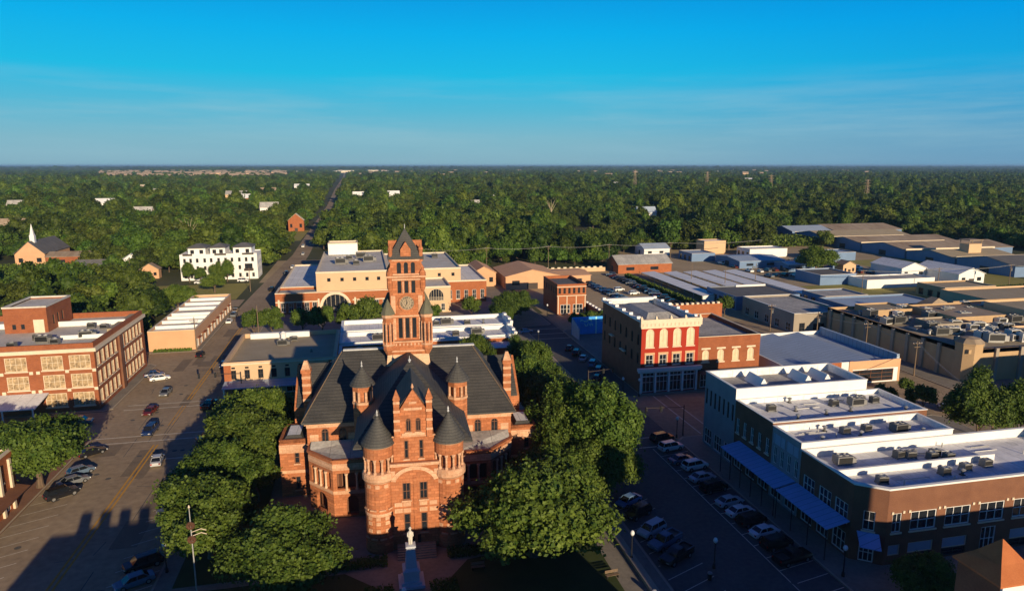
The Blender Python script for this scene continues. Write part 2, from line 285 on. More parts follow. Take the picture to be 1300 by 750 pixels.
def wall(mb, p0, p1, z0, z1, holes=(), dep=.26, root=None, cut=True):
    """vertical wall from p0 to p1 (left to right seen from outside) with real openings and reveals; windows are set into them"""
    p0, p1 = Vector(p0), Vector(p1); L = (p1 - p0).length; d = (p1 - p0) / L; nn = Vector((-d.y, d.x))      # nn points inwards
    P = lambda u, z, y=0: (p0.x + d.x * u + nn.x * y, p0.y + d.y * u + nn.y * y, z)
    us = sorted({0, L, *[round(c, 4) for h in holes for c in (h[0] - h[2] / 2, h[0] + h[2] / 2)]}); zs = sorted({z0, z1, *[round(c, 4) for h in holes for c in (h[1], h[1] + h[3])]})
    for a, b in zip(us, us[1:]):
        run = None
        for c, e in zip(zs, zs[1:]):
            um, zm = (a + b) / 2, (c + e) / 2
            ins = any(abs(um - h[0]) < h[2] / 2 and h[1] < zm < h[1] + h[3] for h in holes)
            if ins:
                if run is not None: mb.poly([P(a, run), P(b, run), P(b, c), P(a, c)]); run = None
            elif run is None: run = c
        if run is not None: mb.poly([P(a, run), P(b, run), P(b, z1), P(a, z1)])
    ang = math.atan2(d.y, d.x)
    for h in holes:
        u, z, wd, hh, arch, sty = h; o = outline(wd, hh, arch); n = len(o)
        for j in range(n):
            a, b = o[j], o[(j + 1) % n]
            mb.poly([P(u + b[0], z + b[1]), P(u + a[0], z + a[1]), P(u + a[0], z + a[1], dep), P(u + b[0], z + b[1], dep)][::-1])
        if arch:
            for j in range(1, n - 1):
                a, b = o[j], o[j + 1]
                mb.poly([P(u + b[0], z + b[1]), P(u + a[0], z + a[1]), P(u + a[0], z + hh), P(u + b[0], z + hh)])
        if root is not None and sty:
            q = P(u, z, 0); add_window(root, q[0], q[1], q[2], ang, wd, hh, arch, sty)
def row(L, n, z, wd, h, arch, sty, m=None):
    m = L / n / 2 if m is None else m
    return [(m + (L - 2 * m) * k / max(1, n - 1) if n > 1 else L / 2, z, wd, h, arch, sty) for k in range(n)]
def block(name, label, x0, x1, y0, y1, z, par, wm, rm, F=(), Lf=(), Rt=(), B=(), cope=None, copeh=.3, copeo=.08, t=.35, group=None, cat='building', fm=None, pm=None):
    """flat roofed building: walls with openings, parapet, roof deck, coping; origin at its front left corner"""
    r = T(name, label, cat, (x0, y0, 0), 0, group); W, D = x1 - x0, y1 - y0; zt = z + par
    mb = MB(); fb_ = MB() if fm else mb; pb_ = MB() if pm else mb
    wall(fb_, (0, 0), (W, 0), 0, zt, F, root=r); wall(mb, (W, 0), (W, D), 0, zt, Rt, root=r); wall(mb, (W, D), (0, D), 0, zt, B, root=r); wall(mb, (0, D), (0, 0), 0, zt, Lf, root=r)
    # inner parapet faces and top
    for a, b in (((t, t), (W - t, t)), ((W - t, t), (W - t, D - t)), ((W - t, D - t), (t, D - t)), ((t, D - t), (t, t))):
        pb_.poly([(*b, z), (*a, z), (*a, zt), (*b, zt)])
    for q in ([(0, 0), (W, 0), (W - t, t), (t, t)], [(W, 0), (W, D), (W - t, D - t), (W - t, t)], [(W, D), (0, D), (t, D - t), (W - t, D - t)], [(0, D), (0, 0), (t, t), (t, D - t)]): mb.poly([(*p, zt) for p in q])
    mb.build('wall', M[wm], r)
    if fm: fb_.build('front_wall', M[fm], r)
    if pm: pb_.build('parapet', M[pm], r)
    MB().poly([(t, t, z), (W - t, t, z), (W - t, D - t, z), (t, D - t, z)]).build('roof', M[rm], r)
    if cope: MB().ring(-copeo, W + copeo, -copeo, D + copeo, zt + .004, zt + .004 + copeh, t + copeo + .05).build('coping', M[cope], r)
    return r
ORD = ['first', 'second', 'third', 'fourth', 'fifth', 'sixth', 'seventh', 'eighth', 'ninth', 'tenth', 'eleventh', 'twelfth', 'thirteenth', 'fourteenth', 'fifteenth', 'sixteenth', 'seventeenth', 'eighteenth']
def roof_unit(label, x, y, z, s=1, kind=0, rz=0, pale=False, group='air conditioning units on the flat roofs'):
    r = T('rooftop_unit', label, 'air conditioner', (x, y, z), rz, group)
    k = ('ru', kind, pale)
    if k not in WC:
        a = MB(); b = MB(); c = MB()
        if kind == 0:
            a.box(-.8, .8, -.6, .6, .2, 1.25); a.box(-.9, -.75, -.65, .65, .0, .2); a.box(.75, .9, -.65, .65, 0, .2); b.lathe(0, 0, [(.5, 1.252), (.52, 1.36), (.44, 1.36), (.42, 1.28)], 12); c.box(-.78, .78, -.615, -.602, .35, 1.1)
        elif kind == 1:
            a.box(-1.5, 1.3, -.9, .9, .25, 1.6); a.box(1.302, 2.0, -.7, .7, .25, 1.2); a.box(-1.4, 1.2, -.7, .7, 0, .25)
            for q in (-.8, .4): b.lathe(q, 0, [(.45, 1.602), (.47, 1.75), (.38, 1.75), (.36, 1.64)], 12)
            c.box(-1.35, 1.15, -.915, -.902, .4, 1.45)
        else:
            a.lathe(0, 0, [(.22, 0), (.22, .8)], 10); b.lathe(0, 0, [(.42, .802), (.5, .95), (.1, 1.15)], 12); c.box(-.35, .35, -.35, .35, .005, .12)
        WC[k] = [('casing', a.mesh('casing', M['unit_pale' if pale else 'unit'])), ('fan_guard', b.mesh('fan_guard', M['steel'])), ('louvre', c.mesh('louvre', M['black']))]
    for nm, me in WC[k]: o = link(nm, me, r); o.scale = (s, s, s)
    return r

# ------------------------------------------------------------------ ground, streets, pavements
def sheet(name, pts, z, m, kind='structure'):
    return tag(MB().poly([(x, y, z) for x, y in pts]).build(name, M[m]), kind=kind)
def rect(x0, x1, y0, y1): return [(x0, y0), (x1, y0), (x1, y1), (x0, y1)]
sheet('ground', rect(-39500, 39500, -180, 41500), 0, 'ground')
sheet('street', rect(-140, 260, -120, 232), .02, 'asphalt')
far = [(-46.5, -33.5, 232), (-45, -33, 300), (-41, -31.5, 420), (-42, -32.5, 530), (-44, -37, 920), (-57, -50, 1600), (-77, -69, 3200), (-112, -102, 5000)]
b = MB()
for (a0, a1, ya), (c0, c1, yc) in zip(far, far[1:]): b.poly([(a0, ya, .03), (a1, ya, .03), (c1, yc, .03), (c0, yc, .03)])
tag(b.build('road', M['asphalt']), kind='structure')
sheet('side_street', rect(-140, -46.5, 268, 282), .028, 'asphalt')
sheet('yard', rect(62, 136, 206, 330), .032, 'dirt')
sheet('rail_yard', rect(136.004, 300, 190, 420), .03, 'dirt')
sheet('field', rect(-112, -50, 283, 322), .03, 'lawn_dry')
sheet('side_lot', rect(-46.6, -8, 322, 396), .025, 'dirt')
sheet('verge', rect(186, 300, 224, 262), .036, 'lawn_dry')
sheet('shed_lawn', rect(258, 300, 236, 330), .04, 'lawn_dry')
sheet('suburb_ground', [(-260, 2750), (-340, 2750), (-900, 2850), (-1850, 5300), (-1500, 5900), (-450, 5600)], .05, 'lawn_dry')
sheet('right_street', rect(36.2, 57.4, 40, 141), .026, 'asphalt_dark')  # shade along this street is put into its darker asphalt
sheet('right_street_far', rect(50.2, 61, 141.004, 232), .026, 'asphalt_dark')  # shaded stretch, again by darker asphalt colour
def slab(name, x0, x1, y0, y1, m='pave', ch=1.5):
    c = ch; pts = [(x0 + c, y0), (x1 - c, y0), (x1, y0 + c), (x1, y1 - c), (x0 + c, y1)] if False else [(x0 + c, y0), (x1 - c, y0), (x1, y0 + c), (x1, y1 - c), (x1 - c, y1), (x0 + c, y1), (x0, y1 - c), (x0, y0 + c)]
    tag(MB().prism(pts, .0, .15).build(name, M[m]), kind='structure')
    ins = [(x + (.3 if x < (x0 + x1) / 2 else -.3), y + (.3 if y < (y0 + y1) / 2 else -.3)) for x, y in pts]
    k = MB()
    for j in range(8):
        a, b2 = pts[j], pts[(j + 1) % 8]; a2, b3 = ins[j], ins[(j + 1) % 8]
        k.loft([[(*a, .10), (*b2, .10), (*b3, .10), (*a2, .10)], [(*a, .175), (*b2, .175), (*b3, .175), (*a2, .175)]])
    tag(k.build('kerb', M['kerb']), kind='structure')
slab('pavement', -27.5, 36, 63, 139)                # courthouse square
slab('pavement', -32.8, 50, 157, 206)               # block behind it
slab('pavement', 57.5, 118, 58, 116)                # row on the right
slab('pavement', 61.1, 118, 140.5, 206)             # red building
slab('pavement', -130, -52.5, 92, 141, 'pave_brick')
slab('pavement', -130, -54.5, 155.5, 192)
slab('pavement', -62, -46.6, 203.5, 266)
slab('pavement', -33.3, 60, 213, 320)
slab('pavement', 134.5, 260, 128, 189)
slab('pavement', 25, 110, 2, 49); slab('pavement', -45, 24, 2, 49)
# lawn of the square, paths
tag(MB().prism([(-25, 66), (2, 66), (2, 77), (-4, 83), (-25, 83)], .15, .23).build('lawn', M['lawn']), kind='structure')
tag(MB().prism([(7.5, 66), (30, 66), (30, 86), (12, 83), (7.5, 77)], .15, .23).build('lawn', M['lawn']), kind='structure')
tag(MB().box(-25, -16, 84.5, 136, .15, .23).build('lawn', M['lawn']), kind='structure')
tag(MB().box(23, 31.5, 90, 136, .15, .23).build('lawn', M['lawn']), kind='structure')
# retaining ledge along the right street
tag(MB().box(33.0, 34.0, 66, 136, .15, .62).build('ledge_wall', M['kerb']), 'low pale stone ledge along the pavement right of the courthouse', 'wall')
# painted markings
b = MB()
for x in (-40.25, -39.55): b.poly([(x - .15, 60, .036), (x + .15, 60, .036), (x + .15, 134, .036), (x - .15, 134, .036)]); b.poly([(x - .15, 160, .036), (x + .15, 160, .036), (x + .15, 232, .036), (x - .15, 232, .036)]); b.poly([(x - .09, 144, .036), (x + .09, 144, .036), (x + .09, 156, .036), (x - .09, 156, .036)])
tag(b.build('yellow_lines', M['paint_y']), kind='structure')
b = MB()
for k in range(15):
    y = 76 + k * 3.3
    if y < 122: b.poly([(-52.3, y, .034), (-52.3, y + .16, .034), (-46.8, y + 2.76, .034), (-46.8, y + 2.6, .034)][::-1]); b.poly([(-27.7, y, .034), (-27.7, y + .16, .034), (-33.2, y - 2.44, .034), (-33.2, y - 2.6, .034)])
for y in (136, 139, 155.3, 158.2): b.poly([(-52, y, .034), (-29, y, .034), (-29, y + .35, .034), (-52, y + .35, .034)])
for y in (126.5,): b.poly([(-37, y, .034), (-28.5, y, .034), (-28.5, y + .4, .034), (-37, y + .4, .034)])
for y in (112.8, 117.2, 139.4): b.poly([(37, y, .034), (57, y, .034), (57, y + .3, .034), (37, y + .3, .034)])
for x in (63.5, 66.5): b.poly([(x, 117, .034), (x + .3, 117, .034), (x + .3, 140, .034), (x, 140, .034)])
for k in range(15):
    y = 67 + k * 3.05; b.poly([(51.5, y - 1.2, .032), (57.3, y, .032), (57.3, y + .14, .032), (51.5, y - 1.06, .032)])
    if k < 9: b.poly([(36.4, y, .032), (42.5, y + 2.6, .032), (42.5, y + 2.74, .032), (36.4, y + .14, .032)])
b.poly([(51.3, 62, .034), (51.45, 62, .034), (51.45, 112, .034), (51.3, 112, .034)])
for y in (196, 202, 208.5): b.poly([(50.5, y, .034), (61, y, .034), (61, y + .4, .034), (50.5, y + .4, .034)])
tag(b.build('white_markings', M['paint_w']), kind='structure')
b = MB(); pr_ = random.Random(17)
for k in range(15):       # lighter and darker utility patches
    x, y, w_, h_ = pr_.uniform(-50, -34), pr_.uniform(74, 220), pr_.uniform(1.5, 4.5), pr_.uniform(3, 12); b.poly([(x, y, .0255 + k * .0001), (x + w_, y, .0255 + k * .0001), (x + w_, y + h_, .0255 + k * .0001), (x, y + h_, .0255 + k * .0001)])
tag(b.build('road_patches', mat('patched_asphalt', (.17, .13, .09), col2=(.26, .20, .13), scale=.4, fine=3)), kind='structure')
b = MB()
pr_ = random.Random(3)
for k in range(46):       # tar-sealed cracks and patches
    x, y = pr_.uniform(-51, -29), pr_.uniform(70, 230); l = pr_.uniform(3, 13); wv = pr_.uniform(-.7, .7)
    if pr_.random() < .6: b.poly([(x, y, .03), (x + .12, y, .03), (x + .12 + wv, y + l, .03), (x + wv, y + l, .03)])
    else: b.poly([(x, y, .03), (x + l * .4, y + wv, .03), (x + l * .4, y + wv + .12, .03), (x, y + .12, .03)])
for k in range(22):
    x, y = pr_.uniform(-50, -30), pr_.uniform(72, 225); b.poly([(x + .45 * math.cos(t), y + .45 * math.sin(t), .031) for t in [2 * math.pi * q / 12 for q in range(12)]])
for k in range(16):
    x, y = pr_.uniform(37, 56), pr_.uniform(66, 138); b.poly([(x + .4 * math.cos(t), y + .4 * math.sin(t), .0365) for t in [2 * math.pi * q / 12 for q in range(12)]])
tag(b.build('tar_seams', M['asphalt_dark']), kind='structure')

# ------------------------------------------------------------------ the courthouse
CR = R(-2.6)
ch = T('courthouse', 'red sandstone courthouse with a tall clock tower, slate roofs and round turrets', 'courthouse', (5.6, 88, 0), CR)
def arcs(n0, n1, n): return [n0 + (n1 - n0) * k / n for k in range(n + 1)]
def ngon(x, y, r, n, a0=0): return [(x + r * math.cos(a0 + 2 * math.pi * j / n), y + r * math.sin(a0 + 2 * math.pi * j / n)) for j in range(n)]
# main block
b = MB()
top = [(.9, 9.5, 1.25, 2.6, True, 'br')]
Lw = 32
up = [(u, 9.4, 1.15, 2.5, True, 'br') for u in (2.7, 5.4, 26.6, 29.3)] + [(u, 4.6, 1.1, 2.6, False, 'br') for u in (3.4, 28.6)]
wall(b, (-16, 16), (16, 16), 0, 12.7, up, root=ch)
side = [(u, z, 1.2, 2.5, True, 'br') for u in (3, 17.5, 22, 25) for z in (9.4,)] + [(u, 4.6, 1.2, 2.6, False, 'br') for u in (3, 17.5, 22, 25)]
wall(b, (16, 16), (16, 42), 0, 12.7, side, root=ch); wall(b, (16, 42), (-16, 42), 0, 12.7, (), root=ch); wall(b, (-16, 42), (-16, 16), 0, 12.7, side, root=ch)
b.build('wall', M['sand'], ch)
b = MB()                                                     # stone string courses, stand 5-6 cm proud
for z0, z1 in ((8.0, 8.9), (12.1, 12.62), (3.6, 4.1)): b.ring(-16.06, 16.06, 15.94, 42.06, z0, z1, .05)
for z0, z1, o in ((9.9, 11.0, .035),): b.box(-15.6, -14.3, 16 - o, 16.2, z0, z1); b.box(14.3, 15.6, 16 - o, 16.2, z0, z1); b.box(-9.8, -8.6, 16 - o, 16.2, z0, z1); b.box(8.6, 9.8, 16 - o, 16.2, z0, z1)
b.build('string_course', M['granite'], ch)
MB().ring(-16.35, 16.35, 15.65, 42.35, 12.64, 12.9, .5).build('eaves_cornice', M['granite'], ch)
rf = MB().hip(-16.7, 16.7, 15.3, 42.7, 12.91, -11, 11.6, 28.6, 30.0, 20.7).build('roof', M['slate'], ch)
MB().box(-11, 11.6, 28.9, 29.7, 20.7, 20.95).build('ridge_cap', M['lead'], rf)
b = MB()
for sx_ in (-1, 1): b.tube((sx_ * 16.7 + (0), 15.3, 13.2), (sx_ * 11.2, 28.6, 20.75), .09, 6)
b.build('hip_rib', M['wood'], rf)
# side pavilions with gables and chimneys
for s in (-1, 1):
    b = MB(); x0, x1 = (15.9, 19.2) if s > 0 else (-19.2, -15.9)
    hs_ = row(13, 3, 8.6, 1.3, 2.6, True, 'br', 2.6)
    if s > 0: wall(b, (x1, 26), (x1, 39), 0, 12, hs_, root=ch); wall(b, (16, 26), (x1, 26), 0, 12, (), root=ch)
    else: wall(b, (x0, 39), (x0, 26), 0, 12, hs_, root=ch); wall(b, (x0, 26), (-16, 26), 0, 12, (), root=ch)
    xo = x1 if s > 0 else x0
    b.loft([[(xo, 26, 12), (xo, 39, 12), (xo, 32.5, 17.6)], [(xo - s * .4, 26, 12), (xo - s * .4, 39, 12), (xo - s * .4, 32.5, 17.6)]][::s])
    b.build('side_wall', M['sand'], ch)
    MB().gable(min(xo - s * .45, s * 9), max(xo - s * .45, s * 13), 25.6, 39.4, 12.1, 17.6, 'x').build('side_roof', M['slate'], ch)
    b = MB(); cx_ = s * 16.9
    b.box(cx_ - .65, cx_ + .65, 25.2, 26.5, 9, 18.2); b.box(cx_ - .8, cx_ + .8, 25.05, 26.65, 18.2, 18.8); cm = b.build('chimney', M['sand'], ch)
    b = MB()
    for z in (13.3, 14.6, 15.9, 17.2): b.box(cx_ - .69, cx_ + .69, 25.16, 26.54, z, z + .45)
    b.sqpyr(cx_, 25.85, .72, 18.801, 20.2, .25); b.build('chimney_band', M['granite'], cm)
    # low flat wing
    b = MB(); xa, xb = (16.4, 20.6) if s > 0 else (-20.6, -16.4)
    wall(b, (xa, 18), (xb, 18), 0, 9.6, [(2.6, 5.6, .8, 2.0, False, 'brs'), (2.6, 1.2, .8, 2.2, False, 'brs')], root=ch); wall(b, (xb, 18), (xb, 25), 0, 9.6, (), root=ch); wall(b, (xb, 25), (xa, 25), 0, 9.6, ()); wall(b, (xa, 25), (xa, 18), 0, 9.6, ())
    b.ring(xa, xb, 18, 25, 9.0, 9.604, .35); wg = b.build('wing', M['sand'], ch)
    b = MB(); b.box(xa - .05, xb + .05, 17.94, 18.04, 7.4, 8.8); b.box(xa - .05, xb + .05, 17.95, 18.04, 4.0, 4.5); b.box(xa - .06, xa + .05, 18.05, 25, 7.4, 8.8); b.box(xb - .05, xb + .06, 18.05, 25, 7.4, 8.8); b.build('wing_band', M['granite'], wg)
    b = MB(); b.hip(xa + .3, xb - .3, 18.3, 24.7, 9.05, xa + 1.1, xb - 1.1, 19.3, 23.5, 9.9, .05); b.build('wing_roof', M['slate'], wg)
    MB().poly([(xa + 1.1, 19.3, 9.905), (xb - 1.1, 19.3, 9.905), (xb - 1.1, 23.5, 9.905), (xa + 1.1, 23.5, 9.905)]).build('wing_skylight', M['roof_white'], wg)
    # two storey porch in the corner, a real arcade in front of a dark hall
    A, B_, C_, D_ = [(s * x, y) for x, y in ((15.7, 15.8), (15.7, 13.9), (11.8, 9.6), (6.4, 9.6))]
    E_ = (s * 6.4, 15.8); seq = [A, B_, C_, D_]
    b = MB(); cols = MB(); inner = MB(); bandm = MB(); capm = MB()
    for (p, q), nb in zip(zip(seq, seq[1:]), (1, 4, 3)):
        if s > 0: p, q = q, p
        L = math.dist(p, q); step = (L - .8) / nb
        hol = [(.4 + step * (k + .5), 4.7, step - .36, 2.5, False, None) for k in range(nb)]
        if nb == 4: hol += [(L * .5, .5, 2.6, 3.0, True, None)]
        if nb == 3: hol += [(L * .5, .4, 1.7, 3.2, True, None)]
        wall(b, p, q, 0, 9.1, hol, dep=.5)
        d = Vector((q[0] - p[0], q[1] - p[1])) / L; nin = Vector((-d.y, d.x))
        for k in range(nb + 1):
            u = .4 + step * k; x, y = p[0] + d.x * u + nin.x * .1, p[1] + d.y * u + nin.y * .1
            if 0 < k < nb: cols.lathe(x - nin.x * .16, y - nin.y * .16, [(.26, 4.55), (.26, 4.75), (.17, 4.85), (.15, 6.75), (.26, 7.0), (.28, 7.2)], 8)
        # dark inner wall and floors set back from the arches
        i0, i1 = Vector(p) + nin * 1.6, Vector(q) + nin * 1.6
        inner.poly([(i0.x, i0.y, .2), (i1.x, i1.y, .2), (i1.x, i1.y, 8.6), (i0.x, i0.y, 8.6)])
        for z0, z1, o in ((7.7, 8.7, .05), (3.9, 4.45, .07)):
            j0, j1 = Vector(p) - nin * o, Vector(q) - nin * o; k0, k1 = Vector(p) + nin * .03, Vector(q) + nin * .03
            bandm.loft([[(j0.x, j0.y, z0), (j1.x, j1.y, z0), (k1.x, k1.y, z0), (k0.x, k0.y, z0)], [(j0.x, j0.y, z1), (j1.x, j1.y, z1), (k1.x, k1.y, z1), (k0.x, k0.y, z1)]])
        j0, j1 = Vector(p) - nin * .22, Vector(q) - nin * .22; k0, k1 = Vector(p) + nin * .35, Vector(q) + nin * .35
        capm.loft([[(j0.x, j0.y, 9.1), (j1.x, j1.y, 9.1), (k1.x, k1.y, 9.1), (k0.x, k0.y, 9.1)], [(j0.x, j0.y, 9.35), (j1.x, j1.y, 9.35), (k1.x, k1.y, 9.35), (k0.x, k0.y, 9.35)]])
    fl = [A, B_, C_, D_, E_]; fl = fl if s < 0 else fl[::-1]
    for z in (4.3, .2): inner.poly([(*p, z) for p in fl])
    pw = b.build('porch', M['sand'], ch); cols.build('column', M['cream'], pw); inner.build('hall_wall', M['brick_dark'], pw); bandm.build('porch_band', M['granite'], pw); capm.build('porch_cornice', M['sand'], pw)
    MB().poly([(p[0] * .985, p[1] + (.15 if p[1] < 15 else 0), 9.25 if p[1] < 15 else 9.95) for p in fl]).build('porch_roof', M['roof_grey'], pw)
    # slim stair turret at the roof
    b = MB(); tx, ty = s * 7.2, 13.8
    pts = ngon(tx, ty, 1.55, 8, math.pi / 8)
    b.loft([[(x, y, 8) for x, y in pts], [(x, y, 17.0) for x, y in pts]]); b.loft([[(x, y, 18.6) for x, y in pts], [(x, y, 19.5) for x, y in pts]])
    b.lathe(tx, ty, [(1.0, 17.0), (1.0, 18.6)], 8)
    st = b.build('stair_turret', M['sand'], ch)
    b = MB()
    for x, y in ngon(tx, ty, 1.36, 8, math.pi / 8): b.cyl(x, y, 17.0, 18.6, .2, 6)
    b.lathe(tx, ty, [(1.62, 16.6), (1.68, 17.0), (1.5, 17.02)], 8, math.pi / 8); b.build('turret_colonnette', M['granite'], st)
    b = MB(); b.lathe(tx, ty, [(1.5, 19.4), (1.95, 19.45), (1.85, 19.7), (1.2, 20.6), (.1, 22.2)], 16); tr_ = b.build('turret_roof', M['slate'], st)
    MB().lathe(tx, ty, [(.08, 22.1), (.16, 22.3), (.06, 22.5), (.12, 22.7), (.02, 23.1)], 8).build('finial', M['lead'], tr_)
    # large round front turret
    tx, ty, r = s * 4.75, .6, 1.98
    b = MB(); n = 24
    b.lathe(tx, ty, [(r + .12, 0), (r + .12, 1.6), (r, 1.75), (r, 10.3)], n); b.lathe(tx, ty, [(r + .02, 13.7), (r + .05, 15.2)], n); b.lathe(tx, ty, [(r - .75, 11.5), (r - .75, 13.7)], n)
    rt = b.build('round_turret', M['sand'], ch)
    b = MB(); b.lathe(tx, ty, [(r, 10.25), (r + .28, 10.6), (r + .28, 11.35), (r + .12, 11.6), (r - .8, 11.62)], n); b.lathe(tx, ty, [(r + .05, 15.15), (r + .3, 15.45), (r, 15.5)], n); b.lathe(tx, ty, [(r + .03, 5.5), (r + .07, 5.55), (r + .07, 5.9), (r + .03, 5.95)], n)
    for a in range(12): t_ = 2 * math.pi * (a + .5) / 12; b.lathe(tx + (r - .14) * math.cos(t_), ty + (r - .14) * math.sin(t_), [(.24, 11.6), (.24, 11.8), (.15, 11.95), (.14, 13.2), (.26, 13.45), (.28, 13.72)], 8)
    b.build('turret_band', M['granite'], rt)
    b = MB(); b.lathe(tx, ty, [(r, 15.3), (r + .32, 15.4), (r + .26, 15.7), (r * .58, 17.4), (.08, 19.2)], 28); tr_ = b.build('turret_roof', M['slate'], rt)
    MB().lathe(tx, ty, [(.08, 19.1), (.18, 19.3), (.07, 19.45), (.14, 19.6), (.02, 20.0)], 8).build('finial', M['lead'], tr_)
    for zz, hh in ((6.6, 2.9), (2.4, 2.6)):
        for a in (-150, -115, -80, -45, -10):
            t_ = R(a) if s < 0 else R(180 - a) ; t_ = R(a)
            if (s < 0 and a > -30) or (s > 0 and a < -140): continue
            add_window(rt, tx + (r + .02) * math.cos(t_), ty + (r + .02) * math.sin(t_), zz, t_ + math.pi / 2, .62, hh, False, 'brs').location
    b = MB()
    for zz in (3.2, 4.3, 5.0, 9.6):
        for a in (-132, -97, -62, -27):
            t_ = R(a); c_, s_ = math.cos(t_), math.sin(t_)
            b.loft([[(tx + rr * c_ - q * s_, ty + rr * s_ + q * c_, z) for rr, q in ((r - .2, -.3), (r + .045, -.3), (r + .045, .3), (r - .2, .3))] for z in (zz, zz + .5)])
    b.build('stone_panel', M['granite'], rt)
# front bay between the turrets
b = MB()
wall(b, (-3.2, -.7), (3.2, -.7), 0, 12.7, [(2.05, 7.4, 1.1, 2.5, False, 'br'), (4.35, 7.4, 1.1, 2.5, False, 'br'), (2.05, 2.6, .9, 2.8, False, 'brs'), (4.35, 2.6, .9, 2.8, False, 'brs'), (3.2, .3, 1.3, 1.9, False, 'dk')], root=ch)
b.poly([(-3.2, -.7, 12.7), (3.2, -.7, 12.7), (3.2, 3, 12.7), (-3.2, 3, 12.7)])
fb = b.build('front_bay', M['sand'], ch)
b = MB(); ro, ri = 3.15, 2.55                                   # broad relieving arch in pale stone
pts = [(math.cos(R(a)), math.sin(R(a))) for a in range(15, 166, 10)]
for (c0, s0), (c1, s1) in zip(pts, pts[1:]):
    q = [(c0 * ri * 1.05, 9.6 + s0 * ri * .85), (c0 * ro * 1.05, 9.6 + s0 * ro * .85), (c1 * ro * 1.05, 9.6 + s1 * ro * .85), (c1 * ri * 1.05, 9.6 + s1 * ri * .85)]
    b.loft([[(x, -.84, z) for x, z in q], [(x, -.68, z) for x, z in q]][::-1])
for z in (10.9,): b.box(-3.2, -2.6, -.76, -.6, z, z + .8); b.box(2.6, 3.2, -.76, -.6, z, z + .8)
b.box(-3.3, 3.3, -.95, -.55, 12.35, 12.75)
for x0 in (-2.9, -1.75, .45, 1.8):
    for z in (5.6, 6.5): b.box(x0 + .1, x0 + 1.15, -.755, -.65, z, z + .6)
b.build('bay_stone', M['granite'], fb)
b = MB()
b.box(-.22, .22, -.82, -.6, .2, 10.6); b.build('bay_pier', M['sand'], fb)
b = MB()
wall(b, (-2.75, -.1), (2.75, -.1), 12.7, 16.4, [(1.75, 13.1, .6, 2.6, False, 'brs'), (3.75, 13.1, .6, 2.6, False, 'brs')], root=ch); b.box(-2.75, 2.75, .3, 5, 12.7, 16.4); 
wall(b, (-1.9, -.3), (1.9, -.3), 16.4, 19.8, [(1.25, 17.0, .72, 1.9, True, 'br'), (2.55, 17.0, .72, 1.9, True, 'br')], root=ch)
b.box(-1.9, 1.9, 0.1, 6, 16.4, 19.8)
for x in (-1.9, 1.9): b.poly([(x, -.3, 16.4), (x, .1, 16.4), (x, .1, 19.8), (x, -.3, 19.8)])
b.loft([[(-1.95, -.32, 19.8), (1.95, -.32, 19.8), (0, -.32, 22.9)], [(-1.95, .3, 19.8), (1.95, .3, 19.8), (0, .3, 22.9)]][::-1])
dm = b.build('wall_dormer', M['sand'], ch)
b = MB()
for x in (-2.15, 2.15):
    b.box(x - .38, x + .38, -.55, .2, 16.2, 21.6); b.sqpyr(x, -.17, .5, 21.604, 22.9)
wd_ = b.build('pinnacle', M['sand'], dm)
b = MB()
for x in (-2.15, 2.15):
    for z in (17.2, 18.5, 19.8, 21.0): b.box(x - .42, x + .42, -.59, .24, z, z + .35)
b.box(-1.2, 1.2, -.36, -.2, 20.0, 20.35); b.box(-1.55, 1.55, -.38, -.2, 16.45, 16.8); b.box(-2.9, 2.9, -.26, -.05, 16.25, 16.42)
b.box(-.5, .5, -.4, -.2, 20.9, 21.2); b.build('dormer_band', M['granite'], dm)
MB().gable(-2.1, 2.1, .3, 10, 19.75, 22.7, 'y').build('dormer_roof', M['slate'], dm)
MB().lathe(0, 0, [(.1, 22.9), (.2, 23.1), (.05, 23.6)], 8).build('finial', M['granite'], dm)
# pavilion body and its steep roof
b = MB(); b.box(-6.6, 6.6, 1.6, 16.5, 0, 14.4); b.build('pavilion_wall', M['sand'], ch)
pr2 = MB().loft([[(-8.1, .9, 14.42), (8.1, .9, 14.42), (8.1, 27, 14.42), (-8.1, 27, 14.42)], [(-8.1, .9, 14.67), (8.1, .9, 14.67), (8.1, 27, 14.67), (-8.1, 27, 14.67)], [(-.3, 16.2, 21.9), (.3, 16.2, 21.9), (.3, 26, 20.9), (-.3, 26, 20.9)]]).build('pavilion_roof', M['slate'], ch)
b = MB(); b.tube((0, 16.2, 21.8), (0, 16.2, 22.9), .12, 8, .03); b.lathe(0, 16.2, [(.1, 21.9), (.28, 22.2), (.1, 22.4)], 8); b.build('finial', M['lead'], pr2)
# entrance steps
b = MB()
for k in range(6): b.box(-2.6 - .0, 2.6, -3.4 + k * .35, -.9, .15 + k * .16 - (.0 if k == 0 else .0), .15 + (k + 1) * .16)
b.build('steps', M['pave'], ch)
